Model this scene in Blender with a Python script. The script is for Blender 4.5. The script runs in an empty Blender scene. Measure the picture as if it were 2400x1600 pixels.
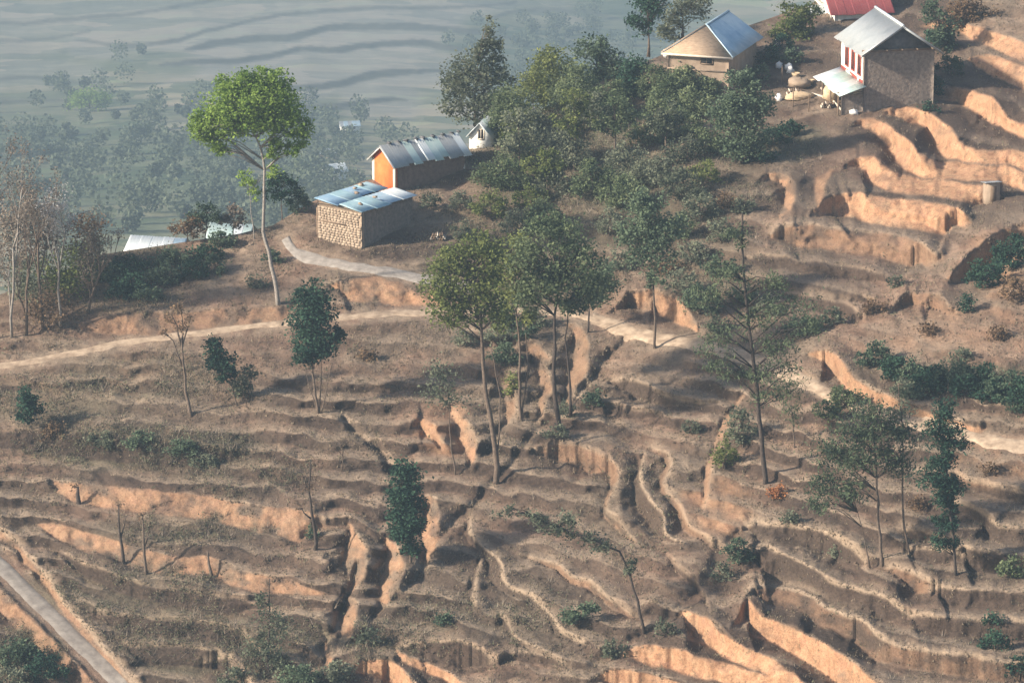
import bpy, math, random
import numpy as np

# ------------------------------------------------------------------ camera, sky, sun, exposure
PITCH = math.radians(16.0)
F = 9000.0                      # focal length in pixels of the 2400 px wide photograph
CAM = np.array([0.0, 0.0, 82.7])
FWD = np.array([0, math.cos(PITCH), -math.sin(PITCH)])
UPV = np.array([0, math.sin(PITCH), math.cos(PITCH)])
scene = bpy.context.scene
cd = bpy.data.cameras.new('camera')
cam = bpy.data.objects.new('camera', cd)
scene.collection.objects.link(cam)
cam.location = CAM
cam.rotation_euler = (math.radians(90) - PITCH, 0, 0)
cd.sensor_width = 36.0
cd.lens = 36.0 * F / 2400.0
cd.clip_start = 1.0
cd.clip_end = 20000.0
scene.camera = cam

SUN_EL = math.radians(27.0)
SUN_AZ = math.atan2(-0.935, -0.355)          # direction towards the sun, atan2(x, y)
world = bpy.data.worlds.new('World')
scene.world = world
world.use_nodes = True
wn = world.node_tree.nodes
wl = world.node_tree.links
wn.clear()
sky = wn.new('ShaderNodeTexSky')
sky.sky_type = 'NISHITA'
sky.sun_disc = False
sky.sun_elevation = SUN_EL
sky.sun_rotation = SUN_AZ
sky.dust_density = 2.0
bgn = wn.new('ShaderNodeBackground')
bgn.inputs['Strength'].default_value = 0.092
wo = wn.new('ShaderNodeOutputWorld')
wl.new(sky.outputs[0], bgn.inputs[0])
wl.new(bgn.outputs[0], wo.inputs[0])
sl = bpy.data.lights.new('sun', 'SUN')
sl.energy = 4.6
sl.angle = math.radians(2.5)
sl.color = (1.0, 0.89, 0.76)
so = bpy.data.objects.new('sun', sl)
scene.collection.objects.link(so)
so.location = (-200, -80, 250)
so.rotation_euler = (math.radians(90) - SUN_EL, 0, math.pi - SUN_AZ)
scene.view_settings.view_transform = 'Standard'
scene.view_settings.look = 'None'
scene.view_settings.gamma = 1.0
scene.view_settings.exposure = 1.12
scene.cycles.volume_bounces = 1
scene.cycles.max_bounces = 6
scene.cycles.diffuse_bounces = 2
scene.cycles.transparent_max_bounces = 8
HAZE_DENSITY = 0.00037

rng = np.random.default_rng(7)
random.seed(7)
COL = scene.collection

# ------------------------------------------------------------------ helpers
def ray(u, v):
    u = np.asarray(u, float); v = np.asarray(v, float)
    x = (u - 1200.0) / F
    y = -(v - 800.0) / F
    d = np.stack([x, FWD[1] + y * UPV[1], FWD[2] + y * UPV[2]], -1)
    return d / np.linalg.norm(d, axis=-1, keepdims=True)

def smooth(x):
    x = np.clip(x, 0, 1)
    return x * x * (3 - 2 * x)

def vnoise(x, y, seed):
    """value noise, range -1..1"""
    r = np.random.default_rng(seed)
    N = 256
    tab = r.random((N, N)) * 2 - 1
    xi = np.floor(x).astype(int); yi = np.floor(y).astype(int)
    fx = x - xi; fy = y - yi
    fx = fx * fx * (3 - 2 * fx); fy = fy * fy * (3 - 2 * fy)
    a = tab[xi % N, yi % N]; b = tab[(xi + 1) % N, yi % N]
    c = tab[xi % N, (yi + 1) % N]; d = tab[(xi + 1) % N, (yi + 1) % N]
    return (a * (1 - fx) + b * fx) * (1 - fy) + (c * (1 - fx) + d * fx) * fy

def fbm(x, y, seed, octv=4):
    s = 0; a = 1.0
    for k in range(octv):
        s = s + a * vnoise(x * 2 ** k + 17.3 * k, y * 2 ** k + 5.1 * k, seed + k)
        a *= 0.5
    return s / 1.6

def tag(o, label=None, cat=None, group=None, kind=None):
    if label: o['label'] = label
    if cat: o['category'] = cat
    if group: o['group'] = group
    if kind: o['kind'] = kind
    return o

def empty(name, loc, label, cat, group=None, rotz=0.0):
    o = bpy.data.objects.new(name, None)
    COL.objects.link(o)
    o.location = [float(q) for q in loc]
    o.rotation_euler = (0, 0, rotz)
    o.empty_display_size = 0.5
    return tag(o, label, cat, group)

def fast_mesh(name, verts, quads=None, tris=None, smooth_shade=False):
    me = bpy.data.meshes.new(name)
    verts = np.asarray(verts, np.float32)
    nq = 0 if quads is None else len(quads)
    nt = 0 if tris is None else len(tris)
    me.vertices.add(len(verts))
    me.vertices.foreach_set('co', verts.ravel())
    li = []
    if nq: li.append(np.asarray(quads, np.int32).ravel())
    if nt: li.append(np.asarray(tris, np.int32).ravel())
    li = np.concatenate(li) if li else np.zeros(0, np.int32)
    me.loops.add(len(li))
    me.loops.foreach_set('vertex_index', li)
    me.polygons.add(nq + nt)
    st = np.concatenate([np.arange(nq) * 4, nq * 4 + np.arange(nt) * 3]).astype(np.int32)
    tot = np.concatenate([np.full(nq, 4), np.full(nt, 3)]).astype(np.int32)
    me.polygons.foreach_set('loop_start', st)
    me.polygons.foreach_set('loop_total', tot)
    if smooth_shade:
        me.polygons.foreach_set('use_smooth', np.ones(nq + nt, bool))
    me.update(calc_edges=True)
    return me

def set_color(me, name, arr):
    at = me.color_attributes.new(name, 'FLOAT_COLOR', 'POINT')
    a = np.ones((len(me.vertices), 4), np.float32)
    a[:, :arr.shape[1]] = arr
    at.data.foreach_set('color', a.ravel())

def set_float(me, name, arr):
    at = me.attributes.new(name, 'FLOAT', 'POINT')
    at.data.foreach_set('value', np.asarray(arr, np.float32))

class Geo:
    def __init__(s):
        s.v = []; s.q = []; s.t = []; s.tint = []; s.n = 0
    def add(s, v, q=None, t=None, tint=None):
        v = np.asarray(v, float)
        if q is not None and len(q): s.q.append(np.asarray(q, int) + s.n)
        if t is not None and len(t): s.t.append(np.asarray(t, int) + s.n)
        s.v.append(v); s.n += len(v)
        s.tint.append(np.full(len(v), 0.5) if tint is None else np.asarray(tint, float))
    def box(s, lo, hi, M=None):
        x0, y0, z0 = lo; x1, y1, z1 = hi
        v = np.array([[x0,y0,z0],[x1,y0,z0],[x1,y1,z0],[x0,y1,z0],[x0,y0,z1],[x1,y0,z1],[x1,y1,z1],[x0,y1,z1]], float)
        s.add(v if M is None else M(v), [[0,3,2,1],[4,5,6,7],[0,1,5,4],[1,2,6,5],[2,3,7,6],[3,0,4,7]])
    def prism(s, poly, depth_vec):
        """extrude a planar polygon (list of 3-D points) along depth_vec"""
        p = np.asarray(poly, float); n = len(p)
        v = np.concatenate([p, p + np.asarray(depth_vec, float)])
        q = [[i, (i + 1) % n, n + (i + 1) % n, n + i] for i in range(n)]
        t = [[0, i + 1, i] for i in range(1, n - 1)] + [[n, n + i, n + i + 1] for i in range(1, n - 1)]
        s.add(v, q, t)
    def slab(s, a, b, c, d, th):
        """a thin slab over the quad a b c d (counter-clockwise from above)"""
        p = np.array([a, b, c, d], float)
        nrm = np.cross(p[1] - p[0], p[3] - p[0]); nrm /= np.linalg.norm(nrm)
        v = np.concatenate([p, p - nrm * th])
        s.add(v, [[0,1,2,3],[4,7,6,5],[0,4,5,1],[1,5,6,2],[2,6,7,3],[3,7,4,0]])
    def tube(s, pts, rad, sides=5):
        p = np.asarray(pts, float); n = len(p); rad = np.asarray(rad, float)
        d = np.gradient(p, axis=0); d /= (np.linalg.norm(d, axis=1, keepdims=True) + 1e-9)
        ref = np.where(np.abs(d[:, 2:3]) > 0.9, np.array([[1.0, 0, 0]]), np.array([[0, 0, 1.0]]))
        e1 = np.cross(d, ref); e1 /= (np.linalg.norm(e1, axis=1, keepdims=True) + 1e-9)
        e2 = np.cross(d, e1)
        a = np.arange(sides) * 2 * np.pi / sides
        ring = e1[:, None] * np.cos(a)[None, :, None] + e2[:, None] * np.sin(a)[None, :, None]
        v = (p[:, None] + ring * rad[:, None, None]).reshape(-1, 3)
        q = []
        for i in range(n - 1):
            for k in range(sides):
                k2 = (k + 1) % sides
                q.append([i * sides + k, i * sides + k2, (i + 1) * sides + k2, (i + 1) * sides + k])
        v = np.concatenate([v, p[:1], p[-1:]])
        t = [[n * sides, (k + 1) % sides, k] for k in range(sides)]
        t += [[n * sides + 1, (n - 1) * sides + k, (n - 1) * sides + (k + 1) % sides] for k in range(sides)]
        s.add(v, q, t)
    def leaves(s, c, size, width=0.55, up=0.6, r=None, droop=0.0, tint=None):
        r = r or rng
        c = np.asarray(c, float); n = len(c)
        nrm = r.normal(size=(n, 3)); nrm[:, 2] += up * 2.0
        nrm /= np.linalg.norm(nrm, axis=1, keepdims=True)
        a = r.normal(size=(n, 3)); a[:, 2] -= droop
        a -= nrm * (a * nrm).sum(1, keepdims=True)
        a /= np.linalg.norm(a, axis=1, keepdims=True) + 1e-9
        b = np.cross(nrm, a)
        sz = (size * r.uniform(0.6, 1.35, n))[:, None]
        v = np.stack([c - a * sz * .5, c + b * sz * width * .5, c + a * sz * .5, c - b * sz * width * .5], 1).reshape(-1, 3)
        q = np.arange(n * 4).reshape(-1, 4)
        ti = np.clip(r.normal(0.5, 0.22, n), 0, 1) if tint is None else tint
        s.add(v, q, None, np.repeat(ti, 4))
    def obj(s, name, mat, parent=None, origin=None, smooth_shade=False):
        v = np.concatenate(s.v)
        if origin is not None: v = v - np.asarray(origin, float)
        me = fast_mesh(name, v, np.concatenate(s.q) if s.q else None, np.concatenate(s.t) if s.t else None, smooth_shade)
        set_float(me, 'tint', np.concatenate(s.tint))
        me.materials.append(mat)
        o = bpy.data.objects.new(name, me)
        COL.objects.link(o)
        if parent is not None: o.parent = parent
        elif origin is not None: o.location = [float(q) for q in origin]
        return o

# ------------------------------------------------------------------ materials
class NT:
    def __init__(s, name):
        s.m = bpy.data.materials.new(name); s.m.use_nodes = True
        s.t = s.m.node_tree; s.t.nodes.clear()
        s.out = s.t.nodes.new('ShaderNodeOutputMaterial')
    def n(s, typ, **kw):
        nd = s.t.nodes.new(typ)
        for k, v in kw.items(): setattr(nd, k, v)
        return nd
    def l(s, a, b): s.t.links.new(a, b)
    def coord(s, scale=(1, 1, 1), which='Object'):
        tc = s.n('ShaderNodeTexCoord'); mp = s.n('ShaderNodeMapping')
        mp.inputs['Scale'].default_value = scale
        s.l(tc.outputs[which], mp.inputs[0]); return mp.outputs[0]
    def noise(s, vec, scale, detail=4.0, rough=0.6, out='Fac'):
        nd = s.n('ShaderNodeTexNoise')
        nd.inputs['Scale'].default_value = scale; nd.inputs['Detail'].default_value = detail
        nd.inputs['Roughness'].default_value = rough
        s.l(vec, nd.inputs['Vector']); return nd.outputs[out]
    def ramp(s, fac, stops):
        nd = s.n('ShaderNodeValToRGB'); el = nd.color_ramp.elements
        while len(el) < len(stops): el.new(0.5)
        for e, (p, c) in zip(el, stops):
            e.position = p; e.color = (*c, 1) if len(c) == 3 else c
        s.l(fac, nd.inputs[0]); return nd.outputs[0]
    def mix(s, fac, a, b, mode='MIX'):
        nd = s.n('ShaderNodeMix', data_type='RGBA', blend_type=mode)
        for sock, val in ((nd.inputs[0], fac), (nd.inputs[6], a), (nd.inputs[7], b)):
            if isinstance(val, (int, float)): sock.default_value = val
            elif isinstance(val, tuple): sock.default_value = (*val, 1)
            else: s.l(val, sock)
        return nd.outputs[2]
    def math(s, op, a, b=0.0, c=0.0, clamp=False):
        nd = s.n('ShaderNodeMath', operation=op, use_clamp=clamp)
        for i, val in enumerate((a, b, c)):
            if isinstance(val, (int, float)): nd.inputs[i].default_value = val
            else: s.l(val, nd.inputs[i])
        return nd.outputs[0]
    def attr(s, name, out='Color'):
        nd = s.n('ShaderNodeAttribute'); nd.attribute_name = name; return nd.outputs[out]
    def principled(s, color, rough=0.9, metal=0.0, spec=0.2, bump=None, bstr=0.4, bdist=0.05):
        p = s.n('ShaderNodeBsdfPrincipled')
        if isinstance(color, tuple): p.inputs['Base Color'].default_value = (*color, 1)
        else: s.l(color, p.inputs['Base Color'])
        if isinstance(rough, (int, float)): p.inputs['Roughness'].default_value = rough
        else: s.l(rough, p.inputs['Roughness'])
        p.inputs['Metallic'].default_value = metal
        p.inputs['Specular IOR Level'].default_value = spec
        if bump is not None:
            b = s.n('ShaderNodeBump'); b.inputs['Strength'].default_value = bstr
            b.inputs['Distance'].default_value = bdist
            s.l(bump, b.inputs['Height']); s.l(b.outputs[0], p.inputs['Normal'])
        s.l(p.outputs[0], s.out.inputs[0])
        return s.m

def leaf_mat(name, dark, light, trans=0.35):
    t = NT(name)
    ti = t.attr('tint', 'Fac')
    vec = t.coord()
    nz = t.noise(vec, 0.55, 2.0)
    f = t.math('ADD', t.math('MULTIPLY', ti, 0.6), t.math('MULTIPLY', nz, 0.55))
    mid = tuple((a + b) / 2 for a, b in zip(dark, light))
    c = t.ramp(f, [(0.3, dark), (0.55, mid), (0.85, light)])
    d = t.n('ShaderNodeBsdfDiffuse'); tr = t.n('ShaderNodeBsdfTranslucent'); mx = t.n('ShaderNodeMixShader')
    mx.inputs[0].default_value = trans
    t.l(c, d.inputs[0]); t.l(c, tr.inputs[0])
    t.l(d.outputs[0], mx.inputs[1]); t.l(tr.outputs[0], mx.inputs[2]); t.l(mx.outputs[0], t.out.inputs[0])
    return t.m

def noise_mat(name, c1, c2, scale=4.0, rough=0.9, bump=0.3, spec=0.15, stretch=(1, 1, 1), bdist=0.05, metal=0.0):
    t = NT(name)
    vec = t.coord(stretch)
    nz = t.noise(vec, scale, 5.0, 0.65)
    c = t.ramp(nz, [(0.32, c1), (0.68, c2)])
    return t.principled(c, rough, metal, spec, nz, bump, bdist)
# ------------------------------------------------------------------ the near hillside
# Terrace edges: (points (u, v, riser height in photo pixels), reach of tread, soil, contour weight)
# soil: 1 = orange earth cut, 0 = brown overgrown riser, 0.5 = pinkish tan
TL = []
def T(pts, L=50, soil=0.0, cw=1.0, lip=0.0, hs=None):
    TL.append(dict(p=np.array(pts, float), L=L, soil=soil, cw=cw, lip=lip, hs=hs if hs else (.55 if cw == 0 else 1.0)))
    p = TL[-1]['p']
    if soil >= .9 and p[:, 0].min() > 1890 and p[:, 1].min() < 480:      # the tall cuts below the houses
        p[:, 2] *= 1.06
# upper right cuts below the houses
T([(2150,60,0),(2230,50,20),(2320,70,35),(2400,100,40),(2700,200,40)], 45, .9)
T([(2270,138,0),(2310,130,38),(2400,155,48),(2700,260,50)], 45, 1)
T([(2160,215,14),(2179,200,28),(2237,203,36),(2291,219,38),(2326,232,48),(2342,251,44),(2361,277,26),(2400,296,26),(2700,400,40)], 50, 1)
T([(2065,269,3),(2096,251,24),(2138,253,32),(2186,269,36),(2221,299,42),(2246,331,45),(2288,347,32),(2352,353,32),(2400,358,35),(2700,450,40)], 50, 1)
T([(1998,292,3),(2026,278,18),(2065,288,26),(2103,308,40),(2131,334,50),(2151,359,48),(2192,379,40),(2243,382,38),(2320,388,36),(2400,402,38),(2700,500,40)], 48, 1)
T([(1995,385,8),(2017,372,22),(2042,372,32),(2071,388,42),(2096,404,42),(2128,414,40),(2192,423,38),(2272,430,45),(2310,440,40),(2345,455,10)], 45, 1)
T([(1912,490,20),(1930,470,40),(1965,455,52),(2010,450,60),(2060,458,62),(2096,465,62),(2176,477,62),(2240,490,60),(2265,505,30)], 50, 1)
T([(1815,545,20),(1850,530,48),(1880,525,55),(1921,528,55),(1985,538,55),(2064,544,62),(2128,557,65),(2167,570,66),(2192,592,40)], 42, .4, lip=.7)
T([(1750,602,10),(1790,600,28),(1860,605,30),(1960,618,32),(2040,632,28),(2090,650,10)], 36, .1, lip=.5)
T([(1745,645,10),(1825,653,28),(1921,668,30),(2000,682,28),(2040,700,8)], 36, .1, lip=.5)
T([(1850,690,10),(1883,691,30),(1978,710,36),(2014,737,20)], 40, .1, lip=.5)
T([(1778,425,4),(1800,405,16),(1830,404,22),(1858,420,24),(1868,445,26),(1860,475,26),(1835,505,10)], 40, .7, cw=.3)
T([(1960,392,0),(1935,425,22),(1928,455,22),(1922,478,10)], 30, .5, cw=0)
T([(2215,660,0),(2245,630,35),(2290,590,55),(2340,545,48),(2420,520,40)], 50, .9, cw=.3)
T([(2090,720,10),(2130,690,30),(2190,690,40),(2230,720,20)], 50, .4, cw=.3)
# middle, right of the gully
T([(1437,893,10),(1462,888,30),(1494,892,40),(1526,907,38),(1558,925,26),(1590,935,14),(1654,942,10),(1700,945,0)], 50, .1, lip=.6)
T([(1415,945,5),(1430,946,25),(1475,953,28),(1526,965,18),(1560,975,0)], 45, .1, lip=.5)
T([(1742,925,4),(1712,985,18),(1690,1042,20),(1670,1105,20),(1666,1150,18),(1650,1190,8)], 40, .5, cw=0, lip=.4)
T([(1515,1050,4),(1560,1060,14),(1568,1093,16),(1558,1118,14),(1570,1152,16),(1594,1184,18),(1606,1213,18),(1632,1241,16),(1672,1275,10),(1720,1300,0)], 40, .3, cw=.4, lip=.7)
T([(1512,1068,4),(1503,1105,14),(1503,1130,22),(1519,1160,36),(1538,1182,40),(1554,1201,40),(1557,1223,34),(1563,1252,20),(1590,1268,8)], 40, .2, cw=.4, lip=1)
T([(1255,1058,10),(1300,1038,45),(1350,1040,50),(1400,1056,55),(1440,1080,45),(1455,1108,30),(1432,1158,10),(1418,1195,10),(1440,1212,16),(1470,1247,14),(1500,1280,0)], 45, .35, cw=.4, lip=.4)
T([(1098,1205,4),(1106,1245,14),(1134,1281,18),(1168,1306,26),(1174,1358,22),(1207,1385,16),(1245,1396,16),(1275,1427,16),(1304,1452,16),(1313,1474,16),(1364,1504,8)], 45, .2, cw=.5, lip=1)
T([(1165,1440,4),(1182,1450,14),(1201,1472,14),(1223,1498,14),(1233,1504,14),(1271,1520,14),(1303,1539,6)], 35, .1, cw=.5, lip=.7)
T([(1240,1303,4),(1280,1312,14),(1309,1325,16),(1335,1351,16),(1367,1358,16),(1392,1367,18),(1408,1389,16),(1449,1415,16),(1488,1440,6)], 40, .35, cw=.5, lip=.7)
T([(1133,1300,2),(1118,1345,14),(1108,1391,14),(1112,1420,4)], 30, .2, cw=0, lip=.8)
T([(1560,1300,4),(1600,1335,14),(1640,1375,14),(1660,1420,6)], 35, .2, cw=.3, lip=.4)
T([(955,1512,15),(990,1500,45),(1071,1504,60),(1125,1523,50),(1150,1544,20)], 45, .1, lip=.7)
T([(1150,1550,10),(1211,1525,26),(1285,1538,24),(1330,1560,8)], 35, .1, lip=.5)
T([(930,1522,6),(953,1536,20),(1014,1558,22),(1060,1583,24),(1100,1620,20)], 30, .9, cw=.4)
T([(825,1570,10),(850,1552,34),(890,1545,42),(930,1556,42),(965,1600,30)], 35, 1, cw=.4)
# gully walls
T([(905,1258,4),(938,1298,45),(944,1345,60),(915,1410,30),(890,1440,6)], 45, .65, cw=0)
T([(825,1228,10),(852,1270,50),(856,1335,50),(825,1385,15)], 45, .55, cw=0)
T([(805,1392,4),(840,1418,36),(820,1490,30),(792,1530,5)], 35, .6, cw=0)
T([(752,1478,6),(788,1498,40),(775,1555,20)], 35, .8, cw=0)
T([(965,1000,6),(985,978,36),(1010,985,40),(1030,1020,24),(1035,1050,6)], 40, .9, cw=0)
T([(1062,965,10),(1098,985,40),(1112,1030,36),(1108,1085,12)], 40, .75, cw=0)
T([(1125,880,6),(1160,860,30),(1190,880,36),(1205,940,30),(1195,990,8)], 40, .4, cw=0)
T([(1215,820,6),(1245,800,36),(1280,830,40),(1290,900,30),(1270,980,10)], 45, .4, cw=0)
T([(1330,760,6),(1360,770,30),(1380,820,40),(1360,900,36),(1320,960,10)], 45, .4, cw=0)
T([(985,1180,4),(1010,1160,26),(1030,1190,34),(1020,1270,30),(1000,1320,6)], 35, .75, cw=0)
# left
T([(-300,1005,40),(0,1012,42),(90,1008,52),(200,1015,60),(350,1030,62),(480,1045,48),(580,1062,10)], 55, 0)
T([(120,1125,10),(160,1126,42),(249,1138,52),(383,1153,52),(497,1168,54),(650,1190,66),(727,1203,72),(760,1220,20)], 50, .6, hs=.5)
T([(90,1225,6),(119,1226,30),(191,1245,40),(268,1264,42),(344,1291,46),(421,1302,46),(497,1305,46),(574,1337,44),(631,1348,42),(708,1371,26),(760,1390,4)], 50, .6, hs=.5)
T([(140,1295,10),(230,1330,34),(320,1365,38),(430,1385,38),(540,1400,36),(620,1418,10)], 45, 0, lip=.3)
T([(230,1435,10),(290,1440,40),(380,1450,44),(480,1460,44),(560,1480,40),(600,1515,12)], 45, 0, lip=.3)
T([(290,1510,10),(340,1510,44),(400,1512,46),(480,1520,46),(530,1540,36),(565,1590,10)], 40, 0, lip=.4)
T([(480,1552,8),(520,1540,28),(560,1548,32),(585,1590,20),(590,1640,10)], 35, 0, lip=.8)
T([(-80,1170,20),(20,1255,18),(90,1332,18),(170,1432,18),(250,1532,18),(330,1620,18),(450,1750,18)], 34, .5, cw=0, lip=.9)
T([(-60,1330,38),(0,1382,42),(60,1435,44),(130,1503,42),(200,1580,40),(300,1690,40)], 45, .5, cw=0)
# banks along the path
T([(170,765,6),(230,747,40),(298,732,54),(383,737,48),(440,732,42),(574,722,42),(650,716,40),(690,712,10)], 45, .45, cw=.3, hs=.5)
T([(775,668,6),(800,655,50),(870,650,60),(950,663,56),(1010,680,40),(1080,700,10)], 45, .7, cw=.3, hs=.6)
T([(1440,720,6),(1480,690,40),(1540,680,50),(1600,720,40),(1640,770,10)], 45, .75, cw=.2)
T([(1900,830,6),(1940,820,30),(1970,850,36),(2020,900,30),(2100,940,26),(2200,980,22),(2300,1000,14)], 40, .8, cw=.2)
T([(0,905,20),(90,900,8)], 30, 0, cw=0)
# bottom right
T([(1740,1240,6),(1772,1228,40),(1841,1234,45),(1921,1244,46),(1963,1260,50),(2000,1282,48),(2024,1312,15)], 42, .1, lip=1)
T([(1750,1300,10),(1772,1285,68),(1825,1291,70),(1873,1317,60),(1921,1342,52),(1969,1371,46),(2017,1384,46),(2065,1393,50),(2096,1416,48),(2125,1440,12)], 42, .1, lip=1)
T([(1755,1385,10),(1772,1372,36),(1809,1372,42),(1857,1384,45),(1905,1400,46),(1937,1422,50),(1985,1441,52),(2033,1460,60),(2065,1495,50),(2100,1512,46),(2192,1525,50),(2288,1540,50),(2400,1552,50),(2700,1580,50)], 42, .25, lip=1)
T([(1722,1455,14),(1735,1420,30),(1750,1402,40),(1766,1420,46),(1781,1440,48),(1841,1463,52),(1889,1486,56),(1937,1511,60),(1985,1540,64),(2033,1578,60),(2100,1640,60)], 42, 1)
T([(1590,1440,6),(1605,1433,20),(1650,1445,48),(1690,1480,50),(1740,1515,42),(1795,1537,38),(1845,1566,40),(1890,1600,40),(1990,1680,40)], 38, 1)
T([(1455,1535,6),(1480,1522,24),(1520,1513,46),(1577,1520,50),(1653,1543,46),(1730,1562,46),(1806,1586,46),(1900,1640,46)], 38, 1)
T([(1395,1590,10),(1420,1575,36),(1480,1570,42),(1560,1590,40),(1650,1620,40)], 35, 1)
T([(2075,1335,4),(2095,1331,16),(2128,1336,32),(2167,1355,40),(2194,1376,16)], 36, .35, lip=.9)
T([(2190,1385,8),(2205,1377,40),(2256,1377,46),(2330,1383,48),(2400,1387,48),(2700,1395,48)], 40, .1, lip=1)
T([(2130,1445,6),(2150,1440,24),(2192,1444,46),(2288,1448,50),(2400,1454,50),(2700,1465,50)], 40, .1, lip=1)
T([(2110,1238,6),(2128,1237,28),(2186,1250,30),(2225,1262,10)], 34, .2, lip=.7)
T([(2235,1172,6),(2249,1177,20),(2320,1212,28),(2336,1228,40),(2400,1237,45),(2700,1270,45)], 40, .15, lip=.8)
T([(2125,1288,6),(2141,1285,28),(2224,1291,30),(2250,1300,6)], 34, .1, lip=.8)
T([(2255,1288,8),(2272,1285,46),(2320,1291,52),(2400,1298,52),(2700,1320,52)], 40, .1, lip=.9)
T([(2240,1115,6),(2270,1120,24),(2340,1140,26),(2400,1150,26),(2700,1200,26)], 36, .15, lip=.7)

PATH = [(-500,900),(-200,880),(0,858),(60,850),(180,826),(300,803),(420,786),(540,772),(660,757),(780,746),(870,738),(960,733),(1060,730),(1160,728),
        (1260,730),(1370,742),(1450,766),(1530,788),(1610,802),(1700,822),(1780,846),(1850,872),(1910,908),(1980,940),(2060,965),(2150,990),(2240,1012),(2330,1034),(2400,1042),(2700,1075),(2900,1095)]
DRIVE = [(668,560),(690,590),(740,606),(820,622),(900,636),(980,650),(1060,662),(1130,680)]
ROAD = [(-160,1170),(-60,1266),(20,1343),(110,1431),(200,1521),(290,1612),(400,1724),(480,1806)]

# crest of the near hill seen from the camera, beyond it the ground drops to the valley
CREST = np.array([(-900,760),(-300,740),(0,690),(110,650),(240,596),(400,572),(560,548),(640,528),(720,478),(850,425),(1000,390),(1100,345),
                  (1300,240),(1500,150),(1600,110),(1750,62),(1900,10),(2000,-60),(2200,-180),(2500,-320),(3200,-420)], float)
def crest(u): return np.interp(u, CREST[:, 0], CREST[:, 1])

# --- smooth base height z(u, v): least squares on a coarse grid (terrace edges are level lines)
C = 60.0
U0, V0, NU, NV = -540.0, -480.0, 58, 45
def solve_base():
    n = NU * NV
    rows = []; rhs = []
    idx = lambda j, i: j * NU + i
    A = np.zeros((n, n)); b = np.zeros(n)
    def eq(ii, ww, r, w):
        ii = np.asarray(ii); ww = np.asarray(ww, float)
        A[np.ix_(ii, ii)] += w * np.outer(ww, ww)
        b[ii] += w * ww * r
    for j in range(NV):
        for i in range(NU):
            if 0 < i < NU - 1: eq([idx(j,i-1), idx(j,i), idx(j,i+1)], [1,-2,1], 0, 1.2)
            if 0 < j < NV - 1: eq([idx(j-1,i), idx(j,i), idx(j+1,i)], [1,-2,1], 0, 1.2)
            if j < NV - 1 and i < NU - 1:
                eq([idx(j,i), idx(j,i+1), idx(j+1,i), idx(j+1,i+1)], [1,-1,-1,1], 0, 1.2)
            u = U0 + i * C; v = V0 + j * C
            if j < NV - 1: eq([idx(j,i), idx(j+1,i)], [-1, 1], -0.0178 * C, 0.13)
            if i < NU - 1: eq([idx(j,i), idx(j,i+1)], [-1, 1], 0.0, 0.006)
    def bil(u, v):
        x = (u - U0) / C; y = (v - V0) / C
        i = int(min(max(x, 0), NU - 1.001)); j = int(min(max(y, 0), NV - 1.001))
        fx = x - i; fy = y - j
        return [idx(j,i), idx(j,i+1), idx(j+1,i), idx(j+1,i+1)], [(1-fx)*(1-fy), fx*(1-fy), (1-fx)*fy, fx*fy]
    def level(pts, w):
        pts = np.asarray(pts, float)
        seg = np.hypot(*np.diff(pts[:, :2], axis=0).T); s = np.concatenate([[0], np.cumsum(seg)])
        m = max(2, int(s[-1] / 45) + 1)
        ss = np.linspace(0, s[-1], m)
        pu = np.interp(ss, s, pts[:, 0]); pv = np.interp(ss, s, pts[:, 1])
        for k in range(m - 1):
            i1, w1 = bil(pu[k], pv[k]); i2, w2 = bil(pu[k+1], pv[k+1])
            ii = i1 + i2; ww = w1 + [-x for x in w2]
            d = {}
            for a_, c_ in zip(ii, ww): d[a_] = d.get(a_, 0) + c_
            eq(list(d.keys()), list(d.values()), 0, w)
    for t in TL:
        if t['cw'] > 0:
            p = t['p'].copy(); p[:, 1] += p[:, 2] * .5
            level(p, 1.6 * t['cw'])
    level(PATH, 0.5); level(DRIVE, 0.8)
    # level yards round the buildings
    for ln in ([(1640,215),(1800,200)], [(1860,240),(2020,262)], [(2020,262),(2190,215)], [(740,570),(850,590)], [(850,590),(980,560)], [(870,440),(1080,400)]):
        level(ln, 3.0)
    ii, ww = bil(1200, 800); eq(ii, ww, 0.0, 40.0)
    return np.linalg.solve(A + np.eye(n) * 1e-9, b).reshape(NV, NU)
ZB = solve_base()

def base_z(U, V):
    # bicubic (Catmull-Rom) sampling of the coarse grid
    x = np.clip((U - U0) / C, 1.0, NU - 2.001); y = np.clip((V - V0) / C, 1.0, NV - 2.001)
    i = np.floor(x).astype(int); j = np.floor(y).astype(int); fx = x - i; fy = y - j
    def w(f): return (-.5*f**3+f**2-.5*f, 1.5*f**3-2.5*f**2+1, -1.5*f**3+2*f**2+.5*f, .5*f**3-.5*f**2)
    wx = w(fx); wy = w(fy); z = 0
    for a in range(4):
        for b_ in range(4):
            z = z + wy[a] * wx[b_] * ZB[np.clip(j + a - 1, 0, NV-1), np.clip(i + b_ - 1, 0, NU-1)]
    return z

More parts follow.
